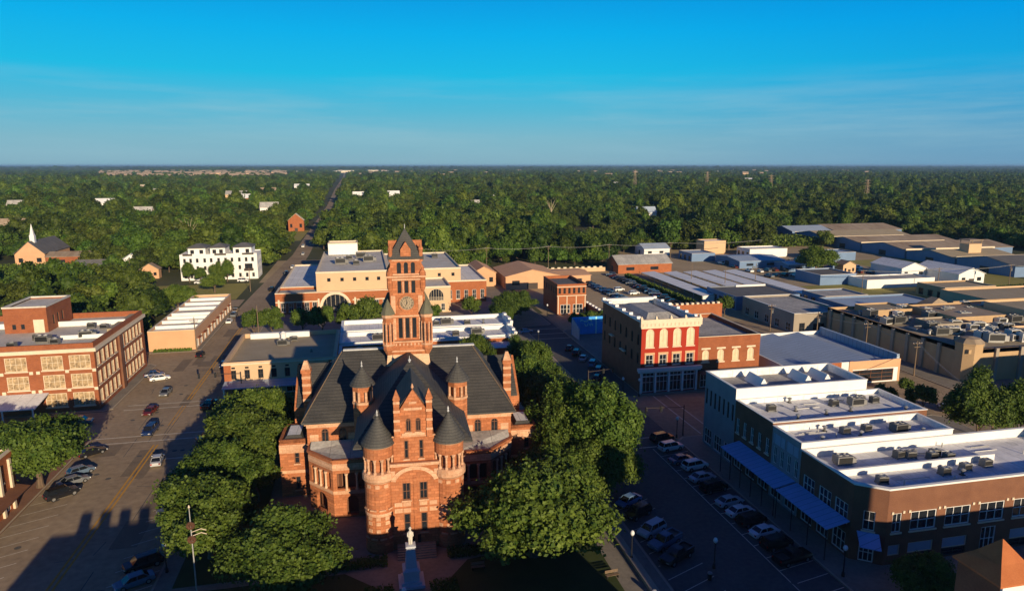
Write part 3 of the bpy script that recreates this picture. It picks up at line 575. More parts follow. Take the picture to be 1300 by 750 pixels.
# ---- clock tower
ty = 28.8
b = MB(); b.loft([[(-h_, ty - h_, z), (h_, ty - h_, z), (h_, ty + h_, z), (-h_, ty + h_, z)] for h_, z in ((4.1, 12), (3.9, 17), (3.45, 20.6))]); b.build('tower_base', M['cream'], ch)
b = MB(); h_ = 2.75
def sqwalls(b, h_, z0, z1, holes):
    c = [(-h_, ty - h_), (h_, ty - h_), (h_, ty + h_), (-h_, ty + h_)]
    for k in range(4): wall(b, c[k], c[(k + 1) % 4], z0, z1, holes, dep=.45, root=ch)
tri = lambda z, hh, w_: [(h_ + dx, z, w_, hh, False, 'dk0') for dx in (-1.12, 0, 1.12)]
b.loft([[(-q, ty - q, z), (q, ty - q, z), (q, ty + q, z), (-q, ty + q, z)] for q, z in ((3.45, 20.6), (3.6, 21.2), (3.6, 22.9), (3.3, 22.95))])
sqwalls(b, 2.8, 22.9, 28.2, [(2.8 + dx, 23.3, .7, 3.5, False, 'dk0') for dx in (-1.15, 0, 1.15)]); sqwalls(b, 2.75, 28.2, 34.0, [(2.75 + dx, 31.0, .66, 2.1, False, 'dk0') for dx in (-1.15, 0, 1.15)])
tw = b.build('tower_shaft', M['sand'], ch)
b = MB()
for z in (21.15, 22.75): b.ring(-3.72, 3.72, ty - 3.72, ty + 3.72, z, z + .25, .4)
for k in range(9): b.box(-2.7 + k * .62, -2.45 + k * .62, ty - 3.66, ty - 3.5, 22.2, 22.6)
for z, o in ((26.95, .12), (33.2, .25), (33.7, .5)): b.ring(-2.8 - o, 2.8 + o, ty - 2.8 - o, ty + 2.8 + o, z, z + .3, o + .1)
for x in (-2.25, 2.25): b.box(x - .36, x + .36, ty - 2.92, ty - 2.78, 23.1, 26.8); b.box(x - .36, x + .36, ty - 2.88, ty - 2.73, 27.6, 30.6)
for x in (-.57, .57): b.cyl(x, ty - 2.78, 23.2, 26.7, .15, 8); b.cyl(x, ty - 2.73, 31.0, 33.0, .13, 8)
b.build('tower_stone', M['granite'], tw)
# corner turrets
for sx_ in (-1, 1):
    for sy in (-1, 1):
        cx_, cy_ = sx_ * 3.2, ty + sy * 3.2; b = MB(); b.lathe(cx_, cy_, [(.4, 20.6), (.95, 21.6), (.95, 27.6)], 8, math.pi / 8); ct = b.build('corner_turret', M['sand'], tw)
        b = MB()
        for x, y in ngon(cx_, cy_, .93, 8, math.pi / 8): b.cyl(x, y, 22.6, 26.3, .11, 6)
        b.lathe(cx_, cy_, [(.96, 22.2), (1.06, 22.3), (1.06, 22.55), (.96, 22.6)], 8, math.pi / 8); b.lathe(cx_, cy_, [(.96, 27.0), (1.08, 27.2), (1.08, 27.55), (.9, 27.62)], 8, math.pi / 8); b.build('turret_band', M['granite'], ct)
        b = MB(); b.lathe(cx_, cy_, [(.95, 27.6), (1.25, 27.62), (1.2, 27.8), (.03, 30.2)], 8, math.pi / 8); b.build('turret_cap', mat('mossy_slate', (.13, .125, .085), var=.2), ct)
        b = MB()
        for k in range(8):
            a = 2 * math.pi * k / 8 + math.pi / 4 * 0; b.box(cx_ + .86 * math.cos(a) - .1, cx_ + .86 * math.cos(a) + .1, cy_ + .86 * math.sin(a) - .1, cy_ + .86 * math.sin(a) + .1, 23, 26)
        b.build('turret_slit', M['glass'], ct)
        # upper corner buttons
        b = MB(); b.lathe(sx_ * 2.7, ty + sy * 2.7, [(.2, 31.2), (.5, 32), (.5, 34.3)], 8); b.lathe(sx_ * 2.7, ty + sy * 2.7, [(.5, 34.3), (.62, 34.32), (.02, 35.4)], 8); b.build('corner_button', M['sand'], tw)
# belfry, roof
h_ = 2.6
c = [(-h_, ty - h_), (h_, ty - h_), (h_, ty + h_), (-h_, ty + h_)]; b = MB()
for k in range(4): wall(b, c[k], c[(k + 1) % 4], 33.9, 36.7, [(h_ + dx, 34.3, .72, 1.9, True, 'dk0') for dx in (-1.15, 0, 1.15)], dep=.4, root=ch)
b.build('belfry', M['sand'], tw)
b = MB(); b.ring(-2.75, 2.75, ty - 2.75, ty + 2.75, 36.4, 36.7, .3); b.ring(-2.69, 2.69, ty - 2.69, ty + 2.69, 34.05, 34.25, .2); b.build('belfry_band', M['granite'], tw)
b = MB(); b.loft([[(-q, ty - q, z), (q, ty - q, z), (q, ty + q, z), (-q, ty + q, z)] for q, z in ((2.95, 36.7), (3.0, 36.9), (2.5, 37.6), (1.2, 39.6), (.03, 41.6))]); sp = b.build('spire', M['slate'], tw)
MB().tube((0, ty, 41.5), (0, ty, 42.3), .06).build('finial', M['lead'], sp)
for k in range(4):
    d = Vector((0, -1)).to_3d(); rot = Matrix.Rotation(k * math.pi / 2, 4, 'Z')
    b = MB(); b.loft([[(-.85, -2.8, 36.7), (.85, -2.8, 36.7), (.85, -2.8, 38.3), (0, -2.8, 39.6), (-.85, -2.8, 38.3)], [(-.85, -1.2, 36.7), (.85, -1.2, 36.7), (.85, -1.2, 38.3), (0, -1.2, 39.6), (-.85, -1.2, 38.3)]][::-1])
    b.v = [tuple(rot @ Vector(p) + Vector((0, ty, 0))) for p in b.v]; dd = b.build('spire_dormer', M['sand'], sp)
    q = rot @ Vector((0, -2.81, 37.0)); add_window(sp, q.x, q.y + ty, q.z, k * math.pi / 2, .7, 1.5, True, 'dk0').location = (q.x - .0, q.y + ty, q.z)
    pz = rot @ Vector((-2.5, -2.5, 0)); b = MB(); b.lathe(pz.x, pz.y + ty, [(.34, 36.3), (.34, 38.2), (.44, 38.25), (.4, 38.5), (.02, 39.4)], 8); b.build('spire_pinnacle', M['sand'], sp)
# clock faces
fm = MB(); fm.loft([[(1.42 * math.cos(t), .0, 1.42 * math.sin(t)) for t in [2 * math.pi * k / 32 for k in range(32)]], [(1.42 * math.cos(t), -.06, 1.42 * math.sin(t)) for t in [2 * math.pi * k / 32 for k in range(32)]]])
dial = fm.mesh('dial', mat('cream_clock_dial', (.36, .28, .19), var=.15))
b = MB()
def ringxz(b, r0, r1, y0, y1, n=32):
    for k in range(n):
        t0, t1 = 2 * math.pi * k / n, 2 * math.pi * (k + 1) / n
        q = [(r0 * math.cos(t0), r0 * math.sin(t0)), (r1 * math.cos(t0), r1 * math.sin(t0)), (r1 * math.cos(t1), r1 * math.sin(t1)), (r0 * math.cos(t1), r0 * math.sin(t1))]
        b.loft([[(x, y1, z) for x, z in q], [(x, y0, z) for x, z in q]][::-1])
ringxz(b, 1.38, 1.68, -.22, 0); rim = b.mesh('clock_rim', M['sand'])
b = MB(); ringxz(b, .55, .60, -.075, -.055)
fnt = []
roman = ['XII', 'I', 'II', 'III', 'IIII', 'V', 'VI', 'VII', 'VIII', 'IX', 'X', 'XI']
for k, tx_ in enumerate(roman):
    cu = bpy.data.curves.new('numeral', 'FONT'); cu.body = tx_; cu.size = .52; cu.align_x = 'CENTER'; cu.align_y = 'CENTER'; cu.offset = .012; ob = bpy.data.objects.new('numeral', cu)
    sc.collection.objects.link(ob); bpy.context.view_layer.update(); me = ob.to_mesh(); a = math.pi / 2 - 2 * math.pi * k / 12
    mtx = Matrix.Translation((1.04 * math.cos(a), -.075, 1.04 * math.sin(a))) @ Matrix.Rotation(-(a - math.pi / 2) , 4, 'Y') @ Matrix.Rotation(math.pi / 2, 4, 'X')
    i0 = len(b.v); b.v += [tuple(mtx @ v.co) for v in me.vertices]
    for p in me.polygons: b.f.append(tuple(i0 + j for j in p.vertices)); b.m.append(0)
    ob.to_mesh_clear(); bpy.data.objects.remove(ob)
nume = b.mesh('numerals', M['black'])
b = MB()
def hand(b, ang, l, w_, y):
    a = R(90 - ang); c_, s_ = math.cos(a), math.sin(a)
    q = [(-.25 * c_ - w_ * s_, -.25 * s_ + w_ * c_), (-.25 * c_ + w_ * s_, -.25 * s_ - w_ * c_), (l * c_ + w_ * .3 * s_, l * s_ - w_ * .3 * c_), (l * c_ - w_ * .3 * s_, l * s_ + w_ * .3 * c_)]
    b.loft([[(x, y, z) for x, z in q], [(x, y - .03, z) for x, z in q]])
hand(b, 207, .8, .09, -.08); hand(b, 350, 1.12, .06, -.115); hands = b.mesh('hands', M['black'])
for k in range(4):
    rot = Matrix.Rotation(k * math.pi / 2, 4, 'Z'); q = rot @ Vector((0, -2.83, 0))
    o = link('clock', rim, ch, (q.x, q.y + ty, 29.35), k * math.pi / 2); o.scale = (.86, 1, .86); link('dial', dial, o); link('numerals', nume, o); link('hands', hands, o)

# ------------------------------------------------------------------ vehicles
def car_kit(kind):
    if ('car', kind) in WC: return WC[('car', kind)]
    L, W, belt, rh = dict(sedan=(4.7, 1.82, .92, 1.46), suv=(4.8, 1.92, 1.08, 1.78), pickup=(5.6, 2.0, 1.12, 1.86), hatch=(4.2, 1.78, .95, 1.52))[kind]
    h = W / 2; x0, x1 = -L / 2, L / 2
    st = dict(sedan=[(x1, .42, .62, .80), (x1 - .25, .26, .74, .95), (x1 - 1.25, .22, .90, 1), (-.2, .22, .94, 1), (x0 + .85, .22, .96, 1), (x0 + .12, .26, .90, .94), (x0, .42, .78, .82)],
              hatch=[(x1, .42, .64, .82), (x1 - .22, .26, .78, .95), (x1 - 1.0, .22, .92, 1), (0, .22, .96, 1), (x0 + .5, .22, 1.0, .98), (x0 + .06, .26, .98, .94), (x0, .42, .86, .86)],
              suv=[(x1, .5, .78, .86), (x1 - .18, .32, .96, .96), (x1 - 1.15, .28, 1.06, 1), (0, .28, 1.10, 1), (x0 + .5, .28, 1.12, .99), (x0 + .06, .32, 1.08, .95), (x0, .5, .96, .9)],
              pickup=[(x1, .52, .84, .88), (x1 - .16, .34, 1.02, .97), (x1 - 1.3, .32, 1.12, 1), (-.4, .32, 1.14, 1), (x0 + .5, .32, 1.14, 1), (x0 + .05, .34, 1.14, .98), (x0, .55, 1.10, .95)])[kind]
    body = MB(); rings = []
    for x, zb, zt, k in st:
        y = h * k; zm = zb + (zt - zb) * .62
        rings.append([(x, -y * .92, zb), (x, y * .92, zb), (x, y, zb + .15), (x, y, zm), (x, y * .90, zt), (x, -y * .90, zt), (x, -y, zm), (x, -y, zb + .15)])
    body.loft(rings)
    gh = dict(sedan=(1.35, .55, -1.05, -1.75), hatch=(1.2, .5, -1.45, -1.95), suv=(1.35, .7, -1.9, -2.25), pickup=(1.25, .6, -.75, -1.0))[kind]      # windscreen foot, roof front, roof rear, rear foot
    a, b_, c, d = gh; gl = MB(); yb, yt = h * .88, h * .70; zt = belt - .04
    gl.loft([[(d, -yb, zt), (a, -yb, zt), (a, yb, zt), (d, yb, zt)], [(c, -yt, rh - .06), (b_, -yt, rh - .06), (b_, yt, rh - .06), (c, yt, rh - .06)]])
    roof = MB(); roof.loft([[(c - .04, -yt - .02, rh - .07), (b_ + .06, -yt - .02, rh - .07), (b_ + .06, yt + .02, rh - .07), (c - .04, yt + .02, rh - .07)], [(c + .12, -yt + .1, rh), (b_ - .12, -yt + .1, rh), (b_ - .12, yt - .1, rh), (c + .12, yt - .1, rh)]])
    for s in (-1, 1):      # pillars
        for (p, q) in ((a, b_), (d, c), ((a + d) / 2, (b_ + c) / 2)): roof.tube((p, s * (yb + .005), zt), (q, s * (yt + .005), rh - .06), .045, 4)
    if kind == 'pickup':
        bed = MB(); bed.box(x0 + .12, d - .12, -h * .78, h * .78, 1.142, 1.15)
        kit_bed = bed.mesh('bed_liner', M['black'])
        rim = MB(); rim.box(x0 + .02, d - .05, -h * .97, -h * .79, 1.13, 1.34); rim.box(x0 + .02, d - .05, h * .79, h * .97, 1.13, 1.34); rim.box(x0 + .02, x0 + .12, -h * .79, h * .79, 1.13, 1.34)
        kit_rim = rim.mesh('bed_side', M['car_white'])
    wl = MB(); r = .34 if kind in ('sedan', 'hatch') else .39
    wl.loft([[(r * math.cos(t), -.11, r * math.sin(t)) for t in [2 * math.pi * k / 14 for k in range(14)]], [(r * math.cos(t), .11, r * math.sin(t)) for t in [2 * math.pi * k / 14 for k in range(14)]]])
    wl.mi = 1
    for y in (-.118, .118): wl.poly([(r * .62 * math.cos(t), y, r * .62 * math.sin(t)) for t in [2 * math.pi * k / 10 for k in range(10)]])
    hl = MB().box(-.12, .03, -.2, .2, -.08, .08).mesh('headlight', M['lamp_clear']); tl = MB().box(-.03, .1, -.13, .13, -.12, .12).mesh('taillight', M['lamp_red'])
    mr = MB().box(-.08, .08, -.12, .12, -.07, .07).mesh('mirror', M['car_white'])
    k = dict(L=L, W=W, r=r, body=body.mesh('body', M['car_white']), glass=gl.mesh('windows', M['carglass']), roof=roof.mesh('cabin_roof', M['car_white']), wheel=wl.mesh('wheel', [M['tyre'], M['hub']]), hl=hl, tl=tl, mr=mr, st=st, a=a)
    if kind == 'pickup': k['bed'] = kit_bed; k['rim'] = kit_rim
    WC[('car', kind)] = k; return k
def paint(o, m):
    o.material_slots[0].link = 'OBJECT'; o.material_slots[0].material = M['car_' + m]; return o
def car(kind, col, x, y, ang, label, group='cars parked and driving round the square', z=.03, detail=True, cat='car'):
    k = car_kit(kind); r = T('parked_car' if cat == 'car' else cat.replace(' ', '_'), label, cat, (x, y, z), R(ang), group)
    paint(link('body', k['body'], r), col); link('windows', k['glass'], r); paint(link('cabin_roof', k['roof'], r), col)
    L, W, rr = k['L'], k['W'], k['r']
    if detail:
        for sx_ in (-1, 1):
            for sy in (-1, 1): link('wheel', k['wheel'], r, (sx_ * L * .305, sy * (W / 2 - .08), rr))
            zf = k['st'][0][2] - .06; zr = k['st'][-1][2] - .08
            link('headlight', k['hl'], r, (L / 2 - .03, sx_ * W * .33, zf)); link('taillight', k['tl'], r, (-L / 2 + .01, sx_ * W * .36, zr)); paint(link('mirror', k['mr'], r, (k['a'] - .35, sx_ * (W / 2 + .06), k['st'][2][2] + .06)), col)
    if 'bed' in k: link('bed_liner', k['bed'], r); paint(link('bed_side', k['rim'], r), col)
    return r
def cartiny(kind, col, x, y, ang, label, group, z=.04):
    key = ('tiny', kind, col)
    if key not in WC:
        k = car_kit(kind); mb = MB()
        for me, mi in ((k['body'], 0), (k['roof'], 0), (k['glass'], 1)):
            i0 = len(mb.v); mb.v += [tuple(v.co) for v in me.vertices]
            for p in me.polygons: mb.f.append(tuple(i0 + j for j in p.vertices)); mb.m.append(mi)
        for sx_ in (-1, 1):
            for sy in (-1, 1):
                i0 = len(mb.v); mb.v += [(v.co.x + sx_ * k['L'] * .305, v.co.y + sy * (k['W'] / 2 - .08), v.co.z + k['r']) for v in k['wheel'].vertices]
                for p in k['wheel'].polygons: mb.f.append(tuple(i0 + j for j in p.vertices)); mb.m.append(2)
        WC[key] = mb.mesh('parked_car', [M['car_' + col], M['carglass'], M['tyre']])
    return tag(link('parked_car', WC[key], None, (x, y, z), R(ang)), label, 'car', group)

# ------------------------------------------------------------------ trees
def np_mesh(name, V, F, mats, mi=None):
    me = bpy.data.meshes.new(name); nv, nf, k = len(V), len(F), F.shape[1]
    me.vertices.add(nv); me.vertices.foreach_set('co', V.astype(np.float32).ravel()); me.loops.add(nf * k); me.loops.foreach_set('vertex_index', F.astype(np.int32).ravel())
    me.polygons.add(nf); me.polygons.foreach_set('loop_start', np.arange(0, nf * k, k, dtype=np.int32)); me.polygons.foreach_set('loop_total', np.full(nf, k, np.int32))
    for m in mats: me.materials.append(m)
    if mi is not None: me.polygons.foreach_set('material_index', mi.astype(np.int32))
    me.update(); me.validate(); return me
def sphere_np(c, r, r2, st, nu=10, nv=6):
    V, F = [], []
    for j in range(nv + 1):
        t = math.pi * j / nv
        for i in range(nu):
            p = 2 * math.pi * i / nu; k = 1 + .18 * (st.rand() - .5); V.append((c[0] + r * k * math.sin(t) * math.cos(p), c[1] + r * k * math.sin(t) * math.sin(p), c[2] + r2 * k * math.cos(t)))
    for j in range(nv):
        for i in range(nu): F.append((j * nu + i, j * nu + (i + 1) % nu, (j + 1) * nu + (i + 1) % nu, (j + 1) * nu + i))
    return np.array(V), np.array(F)
def crown(seed, rx, rz, zc, nb, nl, size, br=.36, core=.66, mats=None, droop=0):
    st = np.random.RandomState(seed); bl = []
    for k in range(nb):
        for _ in range(30):
            d = st.normal(size=3); d /= np.linalg.norm(d)
            if d[2] > -.45: break
        rad = st.uniform(.35, .98) if k else 0
        r = br * st.uniform(.55, 1.3) * (1.25 - .5 * rad)
        bl.append((np.array([d[0] * rad * rx, d[1] * rad * rx, zc + d[2] * rad * rz]), r * rx, r * rz * 1.05))
    Vs, Fs = [], []; off = 0
    wts = np.array([b[1] ** 2 for b in bl]); wts /= wts.sum(); cnt = st.multinomial(nl, wts)
    for (c, r, r2), n in zip(bl, cnt):
        if core:
            V, F = sphere_np(c, r * core, r2 * core, st); Vs.append(V); Fs.append(F + off); off += len(V)
        d = st.normal(size=(n, 3)); d /= np.linalg.norm(d, axis=1)[:, None]; d[:, 2] = np.where(d[:, 2] < -.55, -d[:, 2], d[:, 2])
        lump = 1 + .24 * np.sin(d[:, 0] * 8 + seed + c[2]) * np.cos(d[:, 1] * 7 + c[0] * 2) + .18 * np.sin(d[:, 2] * 9 + c[1] * 2) * np.cos(d[:, 0] * 11 - c[0])
        rad = lump * st.uniform(.70, 1.08, n) * (1 + .28 * (st.rand(n) ** 6)); p = c + d * np.stack([rad * r, rad * r, rad * r2], 1)
        keep = np.ones(n, bool)
        for (c2, r_, r2_) in bl:
            if c2 is c: continue
            q = (p - c2) / np.array([r_, r_, r2_]); keep &= (q ** 2).sum(1) > .55
        p, d = p[keep], d[keep]; m = len(p)
        nrm = d * .8 + st.normal(size=(m, 3)) * .55 + np.array([0, 0, .25]); nrm /= np.linalg.norm(nrm, axis=1)[:, None]
        t = np.cross(nrm, st.normal(size=(m, 3))); t /= np.linalg.norm(t, axis=1)[:, None]; b = np.cross(nrm, t)
        s = (size * st.uniform(.55, 1.35, m))[:, None]; a = (.55 + .3 * st.rand(m))[:, None]
        V = np.stack([p + t * s, p + b * s * a, p - t * s * .9, p - b * s * a], 1).reshape(-1, 3)
        Vs.append(V); Fs.append(np.arange(m * 4).reshape(-1, 4) + off); off += len(V)
    return np.concatenate(Vs), np.concatenate(Fs), bl
def trunk_mb(seed, h, r, bl, nb=6):
    st = random.Random(seed); b = MB(); z0 = h
    top = (st.uniform(-.3, .3), st.uniform(-.3, .3), h); b.lathe(0, 0, [(r * 1.5, -.1), (r * 1.05, .5), (r * .9, h * .6)], 10); b.tube((0, 0, h * .58), top, r * .9, 8, r * .7)
    for c, r1, _ in bl[:nb]:
        mid = (top[0] * .5 + c[0] * .5, top[1] * .5 + c[1] * .5, (top[2] + c[2]) / 2 - .2)
        b.tube((top[0], top[1], top[2] - .3), mid, r * .5, 6, r * .32); b.tube(mid, tuple(c), r * .32, 5, r * .1)
    return b
TREES = {}
def tree_kit(key, seed, rx, rz, zc, nb, nl, size, leaf, th, tr):
    if key not in TREES:
        V, F, bl = crown(seed, rx, rz, zc, nb, nl, size); TREES[key] = (np_mesh('crown', V, F, [leaf]), trunk_mb(seed, th, tr, bl).mesh('trunk', M['bark']))
    return TREES[key]
OAK = [('oak', 11 + k, 6.3, 4.2, 5.5, 44, 46000, .21, M['leaf'], 3.0, .38) for k in range(4)]
ELM = [('elm', 31 + k, 4.6, 5.6, 6.8, 38, 32000, .20, M['leaf'], 3.2, .28) for k in range(3)]
SML = [('small', 51 + k, 3.0, 3.0, 3.8, 16, 7000, .22, M['leaf'], 1.8, .16) for k in range(3)]
def tree(kits, i, x, y, s, label, z=.15, rz=None, sz=None, group='street trees round the courthouse square', leaf=None):
    a = kits[i % len(kits)]; c, t = tree_kit((a[0], i % len(kits)), *a[1:])
    r = T('leafy_tree', label, 'tree', (x, y, z), rng.uniform(0, 6.28) if rz is None else rz, group); r.scale = (s, s, s * (sz or 1))
    link('crown', c, r); link('trunk', t, r); return r
tree(OAK, 0, -20.5, 128.5, 1.12, 'broad green tree at the road edge, reaching up to the cream storefront', sz=1.05)
tree(OAK, 1, -20.5, 116, 1.18, 'broad green tree beside the left wing of the courthouse, behind the flagpole trees')
tree(OAK, 2, -21.6, 90.8, 1.1, 'round green tree between the left street and the courthouse porch')
tree(OAK, 0, -23.5, 103.5, 1.05, 'green tree in the middle of the left row, between the road and the courthouse wing', rz=4.0)
tree(SML, 2, -17.5, 106, 1.2, 'small green tree against the left wing of the courthouse', rz=2.0)
tree(OAK, 3, -10.6, 79.6, 1.12, 'wide green tree in front of the courthouse porch, right of the flagpole', sz=.92)
tree(OAK, 1, 20.8, 82.0, 1.46, 'largest green tree, in front of the right side of the courthouse', rz=2.2, sz=.86)
tree(OAK, 3, 35.4, 95.5, .95, 'low green tree under the overhanging tall one, beside the stone ledge', rz=1.7)
tree(ELM, 0, 29.8, 103, .95, 'green tree near the right wing corner of the courthouse, behind the largest tree', rz=2.9)
tree(ELM, 1, 32.2, 117, 1.1, 'green tree standing clear of the right wing of the courthouse, before the chimney', rz=.9)
tree(OAK, 2, 34.5, 113.5, .95, 'round green tree at the kerb facing the white shop windows', rz=5)
tree(OAK, 0, 28.0, 95.0, 1.0, 'green tree tucked between the largest tree and the courthouse right wing', rz=1.1)
tree(ELM, 0, 36.6, 99.5, 1.32, 'tall bright green tree overhanging the parked cars of the right street', sz=.95)
tree(ELM, 1, 33, 107.5, 1.25, 'tall green tree just left of the one overhanging the parked cars')
tree(ELM, 2, 33.5, 121.5, 1.05, 'green tree behind the courthouse right wing, facing the brown brick side wall', rz=.4)
tree(ELM, 0, 31.0, 130.0, 1.0, 'green tree right of the courthouse chimney, lower one of two', rz=2)
tree(ELM, 1, 37.0, 146.0, 1.0, 'green tree right of the courthouse chimney, in front of the low orange wall', rz=3)
tree(ELM, 2, 36.5, 158.0, .85, 'small green tree at the end of the white flat roofs by the shaded street', rz=4)
tree(ELM, 1, 26.0, 160.0, .92, 'green tree between the courthouse slate roof and the white flat roofs', rz=5)
tree(OAK, 2, -53.4, 119.0, 1.26, 'big round green tree over the black parked car on the left pavement', rz=.7, sz=.95)
tree(OAK, 3, -63.5, 121, 1.1, 'green tree at the left edge, its crown joined to the big round one', rz=2.4)
tree(OAK, 0, 64.5, 62.3, .60, 'dark green tree in front of the corner brick building with white roof', rz=2.7)
tree(ELM, 2, 110.5, 99.5, 1.12, 'tall green tree behind the long white roofs by the bare lot', rz=1.9)
tree(ELM, 0, 117.5, 97.0, .95, 'dark green tree to the right of the tall one behind the white roofs', rz=4.4)
for i, (x, y, s, lb) in enumerate(((-33.5, 216, .9, 'leftmost'), (-28.5, 217.5, .85, 'second'), (-19.5, 217, .8, 'third'), (-13.5, 216.5, .95, 'fourth'), (-5, 216, .9, 'fifth'), (1.5, 216.5, 1.1, 'sixth'))):
    tree(SML, i, x, y, s * 1.55, lb + ' in the row of small trees before the red brick civic building', group='small trees in front of the civic building')
tree(SML, 1, 22, 222, 1.0, 'small round tree at the foot of the pale gable with the arched window')
tree(SML, 2, 35.5, 229, 1.15, 'small tree in front of the right brick end of the civic building')
tree(OAK, 1, 47.5, 221, 1.0, 'large spreading tree left of the small brick corner shop', rz=1.2); tree(OAK, 2, 43.0, 213, .72, 'round tree at the street corner before the large spreading tree', rz=.2); tree(OAK, 3, 53.5, 231, .8, 'green tree close to the side wall of the small brick corner shop', rz=5.2)
for i, (x, y, s, lb) in enumerate(((66, 203.5, .95, 'left'), (70, 203.5, .95, 'middle'), (74, 203.5, .95, 'right'))): tree(SML, i, x, y, s, lb + ' bush of the clipped hedge row above the blue mural', group='hedge row above the blue mural')
for i, (x, y, s, lb) in enumerate(((97, 189, .85, 'green bush left of the end pier behind the brick wing'), (103, 189, .8, 'green bush right by the end pier behind the brick wing'), (123, 214, 1.1, 'dark green bush at the right end of the low crenellated wall'), (108, 120.5, .9, 'green bush behind the white roofs below the peach end wall'), (114.5, 117, .95, 'green bush by the lane below the peach end wall'), (120.5, 128, .6, 'small green bush in the paved triangle by the lane'))):
    tree(SML, i, x, y, s, lb)
tree(OAK, 1, 214, 290, 1.35, 'large dark tree between the storage yard and the sheds', rz=.5)
tree(OAK, 0, -66, 262, 1.0, 'dark round tree behind the low peach building', rz=2); tree(OAK, 2, -61, 300, .8, 'dark tree on the lawn left of the white apartments', rz=3.3)
for i, (x, s, lb) in enumerate(((-77, .95, 'left corner'), (-72.5, .75, 'first doorway'), (-65, .95, 'middle'), (-61, 1.0, 'balconies')))  :
    tree(ELM, i, x, 328.5, s * .72, 'dark tree in front of the white apartment block near its ' + lb, rz=i, z=.03, group='dark trees in front of the white apartments')

# ------------------------------------------------------------------ buildings of the square
W_ = lambda n, L, z, wd, h, a, s, m=None: row(L, n, z, wd, h, a, s, m)
# left brick block of three storeys
Fh = [(u, z, 4.1, 3.0, False, 'tan') for u in (43 - 2.9, 43 - 8.2, 43 - 15, 43 - 22, 43 - 27.5, 43 - 34.5) for z in (9.5, 5.4, 1.3)]
Rh = [(u, z, 1.9, 3.0, False, 'tans') for u in (1.9, 4.6, 7.3, 10.0, 12.7, 18.0, 20.6, 23.2, 25.8, 28.4, 31.0) for z in (9.5, 5.4, 1.3)]
r = block('brick_block', 'three storey red brick block with tan blinds and a cream cornice', -100, -57, 157, 191, 13.7, 1.3, 'brick', 'roof_dirty', F=Fh, Rt=Rh, t=.5)
MB().ring(-.55, 43.55, -.55, 34.55, 13.2, 13.95, .6).build('cornice', M['trim'], r)
b = MB()
for u in (43 - 5.5, 43 - .3, 43 - 11.0, 43 - 12.3, 43 - 17.8, 43 - 19.2, 43 - 24.8, 43 - 30.2, 43 - 31.6):
    for z in (8.75, 4.65): b.box(u - .35, u + .35, -.14, .1, z, z + .65)
b.build('stone_block', M['trim'], r)
MB().box(42.99, 43.45, 14.6, 16.4, 0, 13.2).build('groove_strip', M['brick_dark'], r)  # dark strip stands in for the dark groove between the wall segments
MB().loft([[(16, -7, 3.3), (33.5, -7, 3.3), (33.5, -.05, 4.4), (16, -.05, 4.4)], [(16, -7, 3.5), (33.5, -7, 3.5), (33.5, -.05, 4.6), (16, -.05, 4.6)]]).build('canopy', M['roof_white'], r)
b = MB()
for x in (16.5, 22, 27.5, 33): b.box(x - .12, x + .12, -6.9, -6.66, 0, 3.3)
b.build('canopy_post', M['frame_w'], r)
PX0, PX1, PY0, PY1 = 18.3, 27.3, 18.5, 32.5
b = MB(); wall(b, (PX0, PY0), (PX1, PY0), 13.71, 19.6, [(2.0, 14.6, .8, 1.2, False, 'dk0'), (3.8, 14.6, .8, 1.2, False, 'dk0')], root=r); wall(b, (PX1, PY0), (PX1, PY1), 13.71, 19.9, [(3.5, 15, 1, 2.2, False, 'dk'), (6, 15, 1, 2.2, False, 'dk'), (8.5, 15, 1, 2.2, False, 'dk')], root=r); wall(b, (PX1, PY1), (PX0, PY1), 13.71, 19.9); wall(b, (PX0, PY1), (PX0, PY0), 13.71, 19.6)
ph = b.build('penthouse', M['brick'], r)
MB().box(PX0 + .3, PX1 - .3, PY0 + .3, PY1 - .3, 19.0, 19.3).build('penthouse_roof', M['roof_dirty'], ph); MB().ring(PX0 - .1, PX1 + .1, PY0 - .1, PY1 + .1, 19.6, 19.95, .5).build('penthouse_coping', M['roof_dirty'], ph)
MB().box(PX1 - 2.9, PX1 - .7, PY0 - .15, PY0 - .01, 13.72, 16.8).build('white_panel', M['trim'], ph)
b = MB(); b.box(1, 42, 24, 24.6, 13.71, 14.9); b.box(33, 42, 10, 10.4, 13.71, 14.6); b.build('roof_curb', M['white'], r)
b = MB(); b.box(40.5, 42.4, 16, 33, 13.71, 14.4); b.build('roof_walk', M['roof_grav'], r)
for i, (x, y, k) in enumerate(((-66.5, 163, 0), (-69.5, 165, 1), (-74, 161, 0), (-79.5, 162, 0), (-62, 168, 1), (-61, 176, 0), (-64.5, 178, 0), (-72, 168, 0))):
    roof_unit(ORD[i].capitalize() + ' metal unit from the cornice corner on the three storey brick roof', x, y, 13.71, 1.0, k, rng.uniform(-.2, .2))
# shop at the lower left edge
Rh = [(u, z, 1.5, 2.2, False, 'cr') for u in (2.2, 5.2, 8.2, 11.2, 14.2, 17.2) for z in (5.2,)] + [(u, .4, 2.2, 2.7, False, 'shop') for u in (3, 6.8, 10.6, 14.4, 18)]
r = block('brick_shop', 'brown brick shop at the left edge half hidden by the round tree', -80, -54.2, 92, 113.5, 8.2, .8, 'brick_org', 'roof_grav', Rt=Rh, cope='trim')
b = MB()
for k in range(7): b.box(25.82, 26.15, 1.0 + k * 3.1, 1.55 + k * 3.1, 0, 8.2)
b.build('pilaster', M['trim'], r)
b = MB(); b.loft([[(25.9, .5, 3.5), (27.9, .5, 3.1), (27.9, 21, 3.1), (25.9, 21, 3.5)], [(25.9, .5, 3.65), (27.9, .5, 3.2), (27.9, 21, 3.2), (25.9, 21, 3.65)]]); b.build('awning', M['brick_dark'], r)
